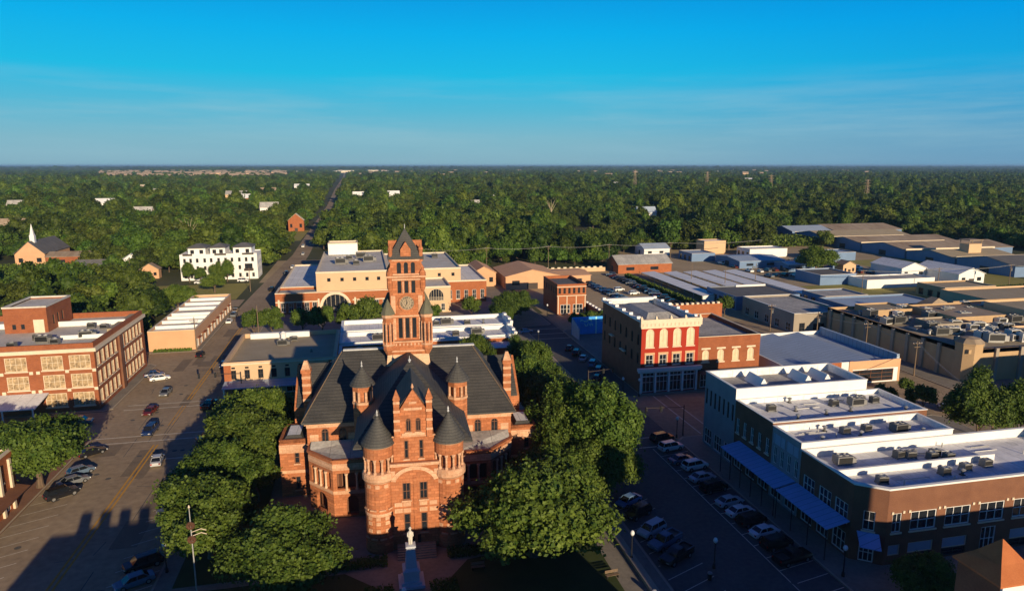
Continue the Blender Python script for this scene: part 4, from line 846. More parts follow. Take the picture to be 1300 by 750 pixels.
# low peach strip building
r = block('strip_building', 'long low peach stucco building with white striped roof', -60.5, -48, 205.5, 262, 5.2, .7, 'peach', 'roof_dirty', Rt=W_(12, 56.5, .3, 2.6, 2.6, False, 'wh2'), cope='trim', copeh=.12)
b = MB()
for y in (6, 13, 19, 24, 33, 41, 49): b.box(.5, 12.0, y, y + .6, 5.202, 6.1)
b.build('parapet_wall', M['white'], r)
b = MB()
for y, w2 in ((1, 4.5), (14, 4.5), (34, 6), (50, 5.5)): b.box(.6, 11.9, y, y + w2, 5.203, 5.24)
b.build('white_coating', M['roof_white'], r)
b = MB()
for k in range(8): b.box(12.5, 13.3, 2 + k * 6.6, 5.5 + k * 6.6, 2.9, 3.05)
b.build('door_hood', M['brick'], r)
# pale storefront behind the left trees
Fh = W_(8, 24.5, 4.1, 1.15, 2.1, False, 'dk', 2.0) + W_(8, 24.5, 6.5, .8, .45, False, 'dk0', 2.0) + W_(4, 24.5, .3, 4.2, 2.7, False, 'shop')
r = block('storefront', 'cream fronted two storey storefront with a tan gravel roof', -32, -7.5, 160, 188, 7.0, 1.1, 'tan', 'roof_grav', F=Fh, Lf=W_(5, 28, 4.2, 1.2, 2, False, 'dk'), t=.5)
MB().ring(-.35, 24.85, -.35, 28.35, 7.55, 7.85, .45).build('cornice', M['trim'], r)
b = MB(); b.box(-.02, 1.5, -.05, .05, 0, 7.4); b.box(23, 24.52, -.05, .05, 0, 7.4); b.build('brick_pier', M['brick_org'], r)
b = MB(); b.box(.5, 24, .5, 1.3, 7.002, 7.7); b.build('brick_parapet', M['brick_org'], r)
MB().loft([[(0, -4.2, 3.1), (24.5, -4.2, 3.1), (24.5, -.05, 3.6), (0, -.05, 3.6)], [(0, -4.2, 3.25), (24.5, -4.2, 3.25), (24.5, -.05, 3.75), (0, -.05, 3.75)]]).build('canopy', M['sheet_blue'], r)
b = MB()
for x in (.4, 6.2, 12, 18, 24): b.box(x - .14, x + .14, -4.1, -3.84, 0, 3.1)
b.build('canopy_post', M['frame_w'], r)
b = MB(); b.box(2, 17, 26.0, 27.4, 7.002, 8.35); b.build('back_parapet', M['white'], r)
b = MB(); b.lathe(10.5, 24, [(.7, 7.0), (.7, 8.6), (.9, 8.7), (.2, 9.2)], 10); b.build('roof_vent', M['white'], r)
for i, (x, y) in enumerate(((-21, 178), (-18.5, 182), (-13.5, 170))): roof_unit(('Rusty', 'Small', 'Pale')[i] + ' unit on the tan gravel roof behind the left trees', x, y, 7.01, .9, (1, 0, 2)[i])
# white flat roofs behind the courthouse
for i, (y0, y1, x0, x1, z, lb) in enumerate(((165.5, 176.5, -7, 38, 5.4, 'Nearest of the white roofed shops behind the courthouse, with an orange brick front'), (177, 189, -7, 40, 5.8, 'Middle one of the white roofed shops behind the courthouse'), (189.5, 203, -7, 41.5, 6.0, 'Farthest of the white roofed shops behind the courthouse'))):
    r = block('white_roofed_shop', lb, x0, x1, y0, y1, z, 1.0, 'brick_org' if i == 0 else 'white', 'roof_white', F=W_(8, x1 - x0, .4, 2.2, 2.6, False, 'wh2') if i == 0 else (), Rt=W_(3, y1 - y0, .4, 2.2, 2.8, False, 'shop'), cope='white', copeh=.15, t=.7, group='white roofed shops behind the courthouse')
    b = MB()
    for k in range(4): b.box(x1 - x0 - .75, x1 - x0 + .1, k * 3, k * 3 + 2, z + 1.16, z + 1.75 + .25 * (k % 2))
    b.build('stepped_cap', M['white'], r)
for i, (x, y, z, k) in enumerate(((20, 196, 6.01, 0), (23, 197, 6.01, 1), (29, 195, 6.01, 0), (34, 196, 6.01, 2), (24, 183, 5.81, 0), (30, 184, 5.81, 1), (16, 198, 6.01, 1), (-2, 172, 5.41, 0), (3, 183, 5.81, 1))):
    roof_unit(ORD[i].capitalize() + ' metal unit on the white roofs behind the courthouse, counted from the tower side', x, y, z, 1.1, k)
# civic building of red brick and cream
r = block('civic_building', 'large civic building of red brick and cream stone with big arched windows', -31, 12, 249, 262, 6.7, .8, 'brick_org', 'roof_grey',
          F=[(20.5, .8, 9.2, 6.0, True, 'grid')] + [(u, 1.0, 1.6, 3.2, False, 'wh') for u in (2.5, 5.2, 7.9, 10.6, 13.3, 29, 32, 35, 38, 41)], cope='trim', t=.5)
b = MB(); ro, ri = 5.5, 4.6
pts = [(math.cos(R(a)), math.sin(R(a))) for a in range(0, 181, 12)]
for (c0, s0), (c1, s1) in zip(pts, pts[1:]):
    q = [(20.5 + c0 * ri, 2.2 + s0 * ri), (20.5 + c0 * ro, 2.2 + s0 * ro), (20.5 + c1 * ro, 2.2 + s1 * ro), (20.5 + c1 * ri, 2.2 + s1 * ri)]
    if max(z for x, z in q) < 7.5 or True: b.loft([[(x, -.2, min(z, 7.4)) for x, z in q], [(x, .05, min(z, 7.4)) for x, z in q]][::-1])
b.box(0, 15, -.08, .1, 4.3, 4.7); b.box(26.5, 43, -.08, .1, 4.3, 4.7)
for u in (1.1, 14.7, 27.4): b.box(u - .3, u + .3, -.12, .1, 0, 5.4)
b.build('stone_trim', M['trim'], r)
def massing(root, name, x0, x1, y0, y1, z0, z1, wm, rm, F=(), Lf=(), Rt=(), t=.4, cope='trim'):
    b = MB(); o = root.location; X0, X1, Y0, Y1 = x0 - o.x, x1 - o.x, y0 - o.y, y1 - o.y
    wall(b, (X0, Y0), (X1, Y0), z0, z1, F, root=root); wall(b, (X1, Y0), (X1, Y1), z0, z1, Rt, root=root); wall(b, (X1, Y1), (X0, Y1), z0, z1); wall(b, (X0, Y1), (X0, Y0), z0, z1, Lf, root=root)
    m = b.build(name, M[wm], root); MB().poly([(X0 + .1, Y0 + .1, z1 - .5), (X1 - .1, Y0 + .1, z1 - .5), (X1 - .1, Y1 - .1, z1 - .5), (X0 + .1, Y1 - .1, z1 - .5)]).build('roof', M[rm], m)
    if cope: MB().ring(X0 - .06, X1 + .06, Y0 - .06, Y1 + .06, z1 - .45, z1 + .12, t).build('coping', M[cope], m)
    return m
massing(r, 'low_wing', -31, -17.5, 262.2, 324, 0, 7.3, 'brick_org', 'roof_white')
massing(r, 'upper_hall', -17.3, 8.5, 256, 318, 6.72, 13.8, 'tan', 'roof_dirty', F=[(u, 10.2, 1.2, 1.3, False, 'dk0') for u in (4.5, 9.2, 13.7, 18.2, 22.4)])
massing(r, 'upper_hall', 8.7, 36.5, 261, 310, 0, 13.2, 'tan', 'roof_dirty', F=[(u, 10, 1.2, 1.3, False, 'dk0') for u in (3, 19.5, 24.8)])
massing(r, 'roof_house', -15, -2.5, 308, 317, 13.5, 18.6, 'white', 'roof_grey')
massing(r, 'gable_hall', 19.2, 30, 241, 260.8, 0, 9.6, 'tan', 'roof_dirty', F=[(5.6, 4.4, 5.4, 4.4, True, 'grid'), (2.5, .8, 1.4, 2.6, False, 'wh'), (8, .8, 1.4, 2.6, False, 'wh')])
massing(r, 'east_wing', 30.3, 46, 258, 300, 0, 8.6, 'brick_org', 'roof_white', F=W_(5, 15.7, 1.5, 1.5, 3.4, False, 'wh') )
for i, (x, y, k) in enumerate(((-9, 280, 1), (-3, 276, 0), (2, 285, 1), (-6, 292, 0), (22, 290, 1), (30, 295, 0), (-1, 297, 1))): roof_unit(ORD[i].capitalize() + ' dark unit on the pale upper roof of the civic building', x, y, 13.31 if x < 9 else 12.71, 1.5, k)
# small brick corner shop
Fh = W_(6, 10.6, 7.6, .9, 2.0, False, 'dk') + [(3, .4, 3.6, 3.3, False, 'shop'), (7.6, .4, 3.6, 3.3, False, 'shop')]
r = block('corner_shop', 'small two storey red brick corner shop with a row of narrow windows and white posts', 66, 76.6, 228, 247, 10.0, .8, 'brick_org', 'roof_dark', F=Fh, Lf=W_(6, 19, 7.2, 1, 2.2, False, 'dk'), cope='brick', copeh=.2)
b = MB()
for z in (6.7, 9.9): b.box(-.1, 10.7, -.12, .1, z, z + .25)
for x in (.2, 3.4, 6.8, 10.1): b.box(x, x + .3, -.12, .05, 0, 6.6)
b.build('white_trim', M['trim'], r)
# low crenellated walls round the car park
def wallthing(label, x0, x1, y0, y1, z, m='brick_org', mer=1.8, cap='trim'):
    r = T('boundary_wall', label, 'wall', (x0, y0, 0)); MB().box(0, x1 - x0, 0, y1 - y0, 0, z).build('wall_body', M[m], r); b = MB(); L = max(x1 - x0, y1 - y0); n = int(L / mer)
    for k in range(n):
        u = k * L / n
        if x1 - x0 > y1 - y0: b.box(u, u + mer * .5, -.05, y1 - y0 + .05, z + .002, z + .6)
        else: b.box(-.05, x1 - x0 + .05, u, u + mer * .5, z + .002, z + .6)
    b.build('merlon_cap', M[cap], r); return r
wallthing('low red crenellated wall on the car park edge behind the red building', 84, 118, 207, 208, 6.2)
wallthing('long pale wall with small posts at the far side of the car park', 62, 118, 322, 322.6, 2.0, 'tan', 3)
wallthing('stepped white wall running back from the red building roof', 77.5, 78.2, 214, 262, 3.4, 'brick_dark', 3.2, 'white')
r = T('boundary_wall', 'short orange pier at the end of the brick wing yard', 'wall', (107, 184, 0)); MB().box(0, 1.6, 0, 3.4, 0, 3.2).build('wall_body', M['peach'], r); MB().box(-.1, 1.7, -.1, 3.5, 3.202, 3.5).build('merlon_cap', M['trim'], r)
# red painted corner building and brick wing
Fh = [(u, 11.0, 2.0, 4.3, True, 'cr') for u in (2.1, 5.45, 8.8, 12.15)] + [(u, 6.7, 1.8, 2.5, False, 'wh') for u in (2.1, 5.45, 8.8, 12.15)] + [(u, .35, 2.9, 4.6, False, 'shop') for u in (2.0, 5.4, 8.8, 12.2)]
Lh = [(u, z, 1.1, 2.6, True, 'dk') for u in W_(7, 26, 0, 1, 1, False, 'dk') for u in (u[0],) for z in (11.2, 6.8)]
r = block('painted_building', 'bright red painted corner building with cream arched windows and a white cornice', 61.2, 75.4, 142, 168, 15.9, 1.0, 'brick_dark', 'roof_dark', F=Fh, Lf=Lh, t=.5, fm='redpaint', pm='roof_white')
b = MB()
b.box(-.45, 14.65, -.55, .25, 15.95, 17.6); b.box(-.25, 14.45, -.3, .2, 15.5, 15.93)
for k in range(15): b.box(.0 + k * .98, .42 + k * .98, -.68, -.552, 16.05, 16.7)
for k in range(5): x = -.2 + k * 3.6; b.box(x - .25, x + .25, -.5, .2, 17.602, 17.9); b.sqpyr(x, -.15, .26, 17.902, 18.35, .08)
b.build('cornice', M['trim'], r)
b = MB(); b.box(-.4, .4, .27, 26.2, 16.9, 17.4)
b.box(13.9, 14.6, .27, 26.2, 16.9, 17.3)
for k in range(6): y = 2 + k * 4.6; b.box(-.45, .45, y, y + .7, 17.402, 17.95); b.box(13.85, 14.65, y, y + .7, 17.302, 17.8)
b.box(.4, 13.9, 24.9, 26.2, 16.9, 17.6); b.build('side_parapet', M['white'], r)
MB().hip(2.0, 12.2, 3, 23, 15.92, 4.5, 9.7, 7, 19, 17.6, .1).build('skylight', M['roof_grey'], r)
for u in (2.1, 5.45, 8.8, 12.15):
    b = MB(); b.box(u - 1.25, u + 1.25, -.12, .05, 9.25, 9.75); b.box(u - 1.2, u - .92, -.1, .05, 6.8, 9.2); b.box(u + .92, u + 1.2, -.1, .05, 6.8, 9.2); b.build('window_hood', M['peach'], r)
b = MB(); b.box(-.8, 15.0, -.9, .02, 5.5, 6.2); b.box(-.6, 14.8, -.6, .02, 5.1, 5.5); b.build('shop_cornice', M['frame_w'], r)
b = MB()
for x in (.2, 3.7, 7.1, 10.5, 14.0): b.box(x - .22, x + .22, -.3, .02, 0, 5.1)
b.box(.42, 13.78, -.16, .02, 4.0, 4.2); b.build('shop_pier', M['white'], r)
b = MB(); b.box(-.7, -.03, 9, 12, 7.7, 7.95); b.box(-.7, -.03, 17, 19.5, 9.5, 9.75); b.build('side_ledge', M['trim'], r)
r = block('brick_wing', 'orange brick two storey wing right of the red painted building', 75.45, 91.6, 142.3, 166, 11.6, 1.0, 'brick', 'roof_grey', F=[(u, 6.6, 1.7, 2.9, True, 'cr') for u in (2.1, 6.0, 9.9, 13.8)] + [(u, .4, 3, 3.4, False, 'shop') for u in (2.5, 6.3, 10.1, 13.6)], cope='trim', copeh=.12)
b = MB()
for u in (2.1, 6.0, 9.9, 13.8): b.box(u - 1.15, u + 1.15, -.1, .05, 9.6, 10.0); b.box(u - 1.1, u + 1.1, -.12, .05, 6.3, 6.55)
b.build('window_hood', M['trim'], r)
b = MB(); b.loft([[(.2, -2.4, 4.1), (16, -2.4, 4.1), (16, -.02, 4.6), (.2, -.02, 4.6)], [(.2, -2.4, 4.25), (16, -2.4, 4.25), (16, -.02, 4.75), (.2, -.02, 4.75)]]); b.build('canopy', M['frame_d'], r)
# mural
r = T('mural_wall', 'bright blue mural wall with cyan lettering beside the shaded street', 'mural', (62.5, 199, 0)); MB().box(0, 15.5, 0, .5, 0, 5.6).build('mural_panel', mat('blue_mural_paint', (.06, .32, .78), var=.25, scale=.5), r)
b = MB(); b.loft([[(0, .2, 0), (0, -7, 0), (.3, -7, 0), (.3, .2, 0)], [(0, .2, 5.5), (0, -7, 3.6), (.3, -7, 3.6), (.3, .2, 5.5)]]); b.build('mural_return', M['sheet_blue'], r)
def text_mesh(s, size, m, name, parent, loc, rot=(R(90), 0, 0), off=.01):
    cu = bpy.data.curves.new(name, 'FONT'); cu.body = s; cu.size = size; cu.align_x = 'CENTER'; cu.offset = off; cu.extrude = .01
    ob = bpy.data.objects.new('tmp', cu); sc.collection.objects.link(ob); bpy.context.view_layer.update(); me = bpy.data.meshes.new_from_object(ob); bpy.data.objects.remove(ob)
    me.materials.clear(); me.materials.append(m); o = link(name, me, parent, loc); o.rotation_euler = rot; return o
b = MB(); pr_ = random.Random(5)
cy_ = mat('cyan_mural_paint', (.08, .78, .95), var=.1); tq = mat('teal_mural_paint', (.35, .75, .78), var=.1)
def strokes(x0, x1, z0, z1, n, m, name):       # illegible brush lettering, two rows of curved strokes
    b = MB()
    for k in range(n):
        x = x0 + (x1 - x0) * (k + .5) / n; wv = (x1 - x0) / n * .5; zz = [z0, (z0 + z1) / 2, z1]
        pts = [(x - wv * .8, pr_.choice(zz)), (x, pr_.choice(zz[:2])), (x + wv * .2, pr_.choice(zz[1:])), (x + wv, pr_.choice(zz))]
        for p, q in zip(pts, pts[1:]): b.tube((p[0], -.03, p[1]), (q[0], -.03, q[1] + .01), .13, 5)
    b.build(name, m, r)
strokes(9.2, 14.8, 3.6, 4.3, 9, tq, 'lettering'); strokes(9.6, 14.2, 1.5, 2.8, 6, cy_, 'lettering'); strokes(2.5, 6.5, 3.9, 4.9, 6, tq, 'lettering'); strokes(4.0, 6.8, 2.6, 3.5, 4, tq, 'lettering')
b = MB(); b.box(7.6, 8.1, -.06, -.002, 0, 5.6); b.box(15.0, 15.4, -.06, -.002, 1.2, 5.3); b.build('mural_band', tq, r)
# the long row on the right
A = block('white_shop', 'white painted shop with narrow dark windows, tallest and farthest of the right row', 62, 88, 102.4, 113.2, 12.7, 1.3, 'white_shaded', 'roof_grey', fm='white', pm='roof_white', Lf=W_(7, 10.8, 8.0, .62, 3.0, False, 'dk0') + W_(3, 10.8, .4, 2.6, 3, False, 'shop'), t=.4, cope='white', copeh=.12, group='shops of the long row on the right')
b = MB()
for x in (6.5, 15.5, 19.5): b.loft([[(x, 3.4, 12.71), (x + 2.0, 3.4, 12.71), (x + 2.0, 8.5, 12.71), (x, 8.5, 12.71)], [(x + .9, 3.5, 14.3), (x + 1.1, 3.5, 14.3), (x + 1.1, 8.3, 14.3), (x + .9, 8.3, 14.3)]])
b.build('roof_lantern', M['white'], A)
b = MB(); b.box(26.02, 28.2, 1, 9, 0, 11.5); b.build('rear_annexe', M['tan'], A)
B = block('brick_shop', 'dark brown brick shop between the white painted shop and the pale panelled one', 62, 90.5, 91.2, 102.35, 11.4, .75, 'brick_dark', 'roof_white', Lf=W_(5, 11.1, 6.6, .95, 2.6, False, 'wh') + W_(3, 11.1, .4, 2.8, 3, False, 'shop'), cope='white', copeh=.1, group='shops of the long row on the right', pm='roof_white')
Cb = block('panelled_shop', 'pale panelled shop with four tall windows, in the middle of the right row', 62, 88.5, 83.9, 91.15, 10.8, .95, 'white_shaded', 'roof_white', fm='white', pm='roof_white', Lf=W_(4, 7.2, 5.9, .9, 2.8, False, 'wh2') + W_(2, 7.2, .4, 2.8, 3, False, 'shop'), cope='white', copeh=.1, group='shops of the long row on the right')
b = MB()
for y in (.5, 3.85): b.box(-.08, -.01, y, y + 2.9, 9.2, 10.8)
b.build('name_panel', M['sheet_blue'], Cb)
# corner brick building with a cut corner
D = T('brick_building', 'brown brick corner building with cut corner, white coping and broad white flat roof', 'building', (62, 70, 0), 0, 'shops of the long row on the right')
pl = [(0, 2.5), (3.3, 0), (40, 0), (40, 13.8), (0, 13.8)]; zt = 10.75; b = MB()
FU = [(u, 4.7, 4.0, 2.7, False, 'wh3') for u in (5.6, 11, 16.5, 22, 27.5, 33)] + [(1.5, 4.7, 1.4, 2.7, False, 'wh')]
FL = [(u, .3, 3.9, 1.1, False, 'dk') for u in (5.6, 11, 22, 27.5, 33)] + [(u, 1.45, 3.9, 1.5, False, 'film') for u in (5.6, 11, 22, 27.5, 33)] + [(1.5, 1.4, 1.8, 1.5, False, 'film'), (16.4, .2, 2.4, 3.6, False, 'shop')]
wall(b, pl[0], pl[1], 0, zt, [(2.07, 4.7, 1.4, 2.7, False, 'wh'), (2.07, .2, 1.8, 2.6, False, 'shop')], root=D); wall(b, pl[1], pl[2], 0, zt, FU + FL, root=D); wall(b, pl[2], pl[3], 0, zt); wall(b, pl[3], pl[4], 0, zt)
wall(b, pl[4], pl[0], 0, zt, [(u, 5.0, 2.6, 2.5, False, 'wh3') for u in (2.2, 5.8, 9.2)] + [(u, .4, 2.6, 3, False, 'shop') for u in (2.2, 5.8, 9.2)], root=D)
for a_, b_ in ((12.9, 13.8),): pass
b.build('wall', M['brick_dark'], D)
b = MB(); cxm, cym = 20, 7
def inset(p, t): return (p[0] + (t if p[0] < cxm else -t), p[1] + (t if p[1] < cym else -t))
for p, q in zip(pl, pl[1:] + pl[:1]):
    i, j = inset(p, .4), inset(q, .4); o1, o2 = inset(p, -.1), inset(q, -.1)
    b.loft([[(*o1, zt + .003), (*o2, zt + .003), (*j, zt + .003), (*i, zt + .003)], [(*o1, zt + .24), (*o2, zt + .24), (*j, zt + .24), (*i, zt + .24)]]); b.poly([(*i, 9.6), (*j, 9.6), (*j, zt), (*i, zt)])
b.build('coping', M['white'], D)
MB().poly([(x, y, 9.65) for x, y in [inset(p, .39) for p in pl]]).build('roof', M['roof_white'], D)
b = MB(); b.box(.42, 27, 6.9, 7.3, 9.652, 10.6); b.build('roof_divider', M['white'], D)
b = MB()
for u in (5.6, 11, 16.5, 22, 27.5, 33):
    for s in (-2.3, 2.3): b.box(3.3 + u + s - .16, 3.3 + u + s + .16, -.12, .05, 7.35, 7.7)
for s in (.7, 2.4): b.box(3.3 + s - .15, 3.3 + s + .15, -.12, .05, 7.35, 7.7)
b.build('corner_stone', M['trim'], D)
b = MB(); b.loft([[(-.4, .0, 3.2), (1.6, -1.5, 3.2), (2.7, .42, 4.3), (.6, 2.02, 4.3)], [(-.4, .0, 3.32), (1.6, -1.5, 3.32), (2.7, .42, 4.42), (.6, 2.02, 4.42)]]); b.build('corner_awning', M['awning'], D)
for r, y0, y1, nm in ((B, -6.6, 9.3, 0), (D, 2.7, 14.2, 0)):
    b = MB(); b.loft([[(-3.5, y0, 4.55), (-.03, y0, 5.3), (-.03, y1, 5.3), (-3.5, y1, 4.55)], [(-3.5, y0, 4.7), (-.03, y0, 5.45), (-.03, y1, 5.45), (-3.5, y1, 4.7)]]); aw = b.build('awning', M['awning'], r)
    b = MB(); n = int((y1 - y0) / 3)
    for k in range(n + 1): y = y0 + .1 + (y1 - y0 - .2) * k / n; b.cyl(-3.35, y, .15, 4.55, .07, 6)
    b.build('awning_post', M['black'], aw)
ps = random.Random(31)
pm_ = mat('patched_membrane', (.42, .43, .44), col2=(.66, .66, .65), scale=.6, fine=3); rc_ = M['unit_pale']
for rr, x0, x1, y0, y1, z in ((A, .6, 25, .6, 10, 12.704), (B, .6, 27.5, .6, 10.5, 11.404), (Cb, .6, 25.5, .6, 6.6, 10.804), (D, 4, 26, .8, 6.6, 9.654), (D, 4, 38, 7.5, 13, 9.654)):
    for k in range(5):
        x, y = ps.uniform(x0, x1 - 3), ps.uniform(y0, y1 - 1.6); MB().poly([(x, y, z + .004 * k), (x + ps.uniform(1, 3), y, z + .004 * k), (x + ps.uniform(1, 3), y + ps.uniform(.6, 1.5), z + .004 * k), (x, y + ps.uniform(.6, 1.5), z + .004 * k)]).build('roof_patch', pm_, rr)
    for k in range(4):
        x, y = ps.uniform(x0, x1 - 6), ps.uniform(y0, y1 - .5); b = MB(); b.tube((x, y, z + .16), (x + ps.uniform(2, 6), y, z + .16), .07, 6); b.build('conduit', rc_, rr)
    for k in range(3): x, y = ps.uniform(x0, x1), ps.uniform(y0, y1); b = MB(); b.cyl(x, y, z, z + .7, .09, 6); b.build('vent_pipe', rc_, rr)
un = [(68, 93.5, 11.41, 2), (71.5, 101, 11.41, 2), (88, 93, 11.41, 2), (66, 98, 11.41, 0), (70, 97, 11.41, 2), (78, 98, 11.41, 0), (82, 97.5, 11.41, 1), (84, 99, 11.41, 0), (86, 98, 11.41, 0), (74, 94.5, 11.41, 2), (79, 95, 11.41, 2), (67, 86, 10.81, 2), (70, 89.5, 10.81, 2), (84.5, 85.5, 10.81, 2), (72.5, 88, 10.81, 0), (74.2, 86.5, 10.81, 2), (76.5, 88.2, 10.81, 0), (81.5, 87, 10.81, 1), (66.5, 80.5, 9.66, 1), (76, 80.7, 9.66, 0), (77.6, 80.2, 9.66, 0), (79, 81, 9.66, 2), (80.4, 79.2, 9.66, 0), (81.6, 80, 9.66, 0), (82.6, 78.5, 9.66, 0), (67.5, 74, 9.66, 0), (78, 74.5, 9.66, 0), (82, 75, 9.66, 0), (86, 75.5, 9.66, 0), (80.3, 73.8, 9.66, 2)]
nmr = {11.41: 'the dark brick shop', 10.81: 'the pale panelled shop', 9.66: 'the brick corner building'}; cnt = {}
for x, y, z, k in un:
    cnt[z] = cnt.get(z, 0) + 1; roof_unit(ORD[cnt[z] - 1].capitalize() + ' ' + ('grey box unit', 'long grey unit', 'mushroom vent')[k] + ' from the street on the white roof of ' + nmr[z], x, y, z, .85, k, rng.uniform(-.15, .15))
# ---------------- beyond the row: blue roofed building, stores, garages, carports
r = block('blue_roofed_building', 'low building with blue grey roof bays and a peach end wall', 95.5, 127.5, 138, 168, 4.6, 1.0, 'white', 'sheet_blue', F=[(24, .3, 12.5, 3.0, False, 'big')], t=.35)
b = MB(); b.box(18.6, 32.02, -.06, .04, 3.55, 5.62); b.box(31.5, 32.02, -.06, .04, 0, 3.55); b.box(17.6, 18.6, -.2, .04, 0, 5.75); b.build('peach_front', M['peach'], r)
b = MB(); b.box(9.5, 15.5, -.06, .04, 2.5, 5.6); b.build('brick_panel', M['brick_org'], r)
b = MB()
for x in (1.5, 9.5, 17.5): b.loft([[(x, .6, 4.61), (x + 6.6, .6, 5.5), (x + 6.6, 29.4, 5.5), (x, 29.4, 4.61)], [(x, .6, 4.72), (x + 6.6, .6, 5.62), (x + 6.6, 29.4, 5.62), (x, 29.4, 4.72)]])
b.build('roof_bay', M['sheet_blue'], r)
MB().box(31.2, 31.98, .4, 29.9, 4.61, 6.6).build('high_parapet', M['sheet_blue'], r)
r = block('dark_store', 'dark walled store with a silver flat roof facing the back street', 131, 150, 186, 216, 5.8, .6, 'beige_grey', 'roof_grey', F=[(3, .3, 2, 3, False, 'dk'), (9, .3, 4, 2.6, False, 'dk'), (15, .3, 2, 3, False, 'dk')], Lf=W_(5, 30, .4, 2.4, 2.6, False, 'wh2'), cope='white', copeh=.1)
r = block('grey_garage', 'low dark roofed garage between the silver store and the white carports', 132, 158, 222, 244, 4.6, .4, 'sheet_wall', 'roof_dark', cope=None, Lf=W_(5, 22, .3, 3, 3, False, 'dk'))
MB().box(12, 25, 21, 21.98, 4.602, 5.3).build('back_parapet', M['white'], r)
for i, (x0, x1, y0, y1) in enumerate(((127, 133.5, 238, 298), (137.5, 143.8, 240, 296), (147.4, 154, 247, 296), (157.4, 164, 240, 296), (167.4, 174, 233, 295))):
    r = T('carport', ORD[i].capitalize() + ' long white corrugated carport roof from the left', 'carport', (x0, y0, 0), 0, 'white carports'); D_ = y1 - y0; b = MB(); b.loft([[(0, 0, 2.5), (x1 - x0, 0, 2.9), (x1 - x0, D_, 2.9), (0, D_, 2.5)], [(0, 0, 2.65), (x1 - x0, 0, 3.05), (x1 - x0, D_, 3.05), (0, D_, 2.65)]]); b.build('canopy', M['carport'], r)
    b = MB()
    for k in range(9): y = .3 + (D_ - .6) * k / 8; b.box(.1, .25, y - .08, y + .08, 0, 2.5); b.box(x1 - x0 - .25, x1 - x0 - .1, y - .08, y + .08, 0, 2.88)
    b.build('post', M['steel'], r)
    b = MB(); b.box(x1 - x0 - .1, x1 - x0 - .05, .2, D_ - .2, .3, 2.5); b.box(.3, x1 - x0 - .12, .0, .06, .2, 2.6); b.build('back_screen', M['white'], r)
# castle like plant of beige blocks
r = T('block_plant', 'castle like plant of grey tan blocks with pilasters, a corner turret and a cluttered roof', 'building', (142, 133, 0)); b = MB(); W2, D2, zt = 76, 52, 8.2
wall(b, (3.5, 0), (W2, 0), 0, zt); wall(b, (W2, 0), (W2, D2), 0, zt); wall(b, (W2, D2), (0, D2), 0, zt); wall(b, (0, D2), (0, 3.5), 0, zt)
b.ring(0, W2, 0, D2, 7.2, zt + .003, .4); b.build('wall', M['beige'], r)
b = MB(); b.lathe(2.4, 2.4, [(3.1, 0), (3.1, 9.2), (3.3, 9.25), (3.3, 9.6)], 8, math.pi / 8); b.build('corner_turret', M['beige'], r); MB().lathe(2.4, 2.4, [(3.4, 9.61), (2.2, 10.6), (.3, 10.9)], 8, math.pi / 8).build('turret_cap', M['roof_rust'], r)
b = MB()
for k in range(9): y = 8 + k * 5.2; b.box(-.55, .02, y, y + .9, 0, zt - .3)
for k in range(9): x = 7.5 + k * 7.4; b.box(x, x + .9, -.55, .02, 0, zt + .1)
b.build('pilaster', M['beige_grey'], r)
MB().poly([(.4, .4, 7.4), (W2 - .4, .4, 7.4), (W2 - .4, D2 - .4, 7.4), (.4, D2 - .4, 7.4)]).build('roof', M['roof_grav'], r)
for x0, x1, y0, y1, z1, wm, rm in ((22, 42, 26, 44, 9.6, 'beige', 'roof_rust'), (46, 72, 20, 40, 10.6, 'tan', 'roof_grav'), (8, 20, 40, 50, 9.4, 'beige', 'roof_grav'), (50, 66, 6, 15, 9.2, 'beige_grey', 'roof_rust'), (30, 40, 8, 16, 8.9, 'tan', 'roof_grey'), (12, 24, 22, 30, 9.0, 'beige_grey', 'roof_grav')):
    massing(r, 'roof_house', 142 + x0, 142 + x1, 133 + y0, 133 + y1, 7.41, z1, wm, rm, cope=None)
b = MB(); MBg = MB()
MBg.loft([[(30, 44, 9), (38, 44, 9), (38, 49, 9), (30, 49, 9)], [(34, 45, 11), (34.2, 45, 11), (34.2, 48, 11), (34, 48, 11)]]); MBg.build('hip_cap', M['roof_rust'], r)
pr_ = random.Random(12)
for k in range(26):
    x, y = pr_.uniform(4, 60), pr_.uniform(5, 48); l = pr_.uniform(3, 14)
    if pr_.random() < .5: b.tube((x, y, 8.0), (x + l, y, 8.0), .22, 6)
    else: b.tube((x, y, 8.1), (x, y + l * .6, 8.1), .2, 6)
b.build('roof_pipe', M['steel'], r)
i = 0
for k in range(110):
    x, y = 142 + pr_.uniform(3, 60), 133 + pr_.uniform(3, 48)
    roof_unit('metal roof machine among the pipes on the castle like plant', x, y, 7.41, pr_.uniform(.7, 1.5), pr_.choice((0, 1, 1, 2, 2)), pr_.uniform(-.3, .3), pale=pr_.random() < .6, group='roof machines of the castle like plant')
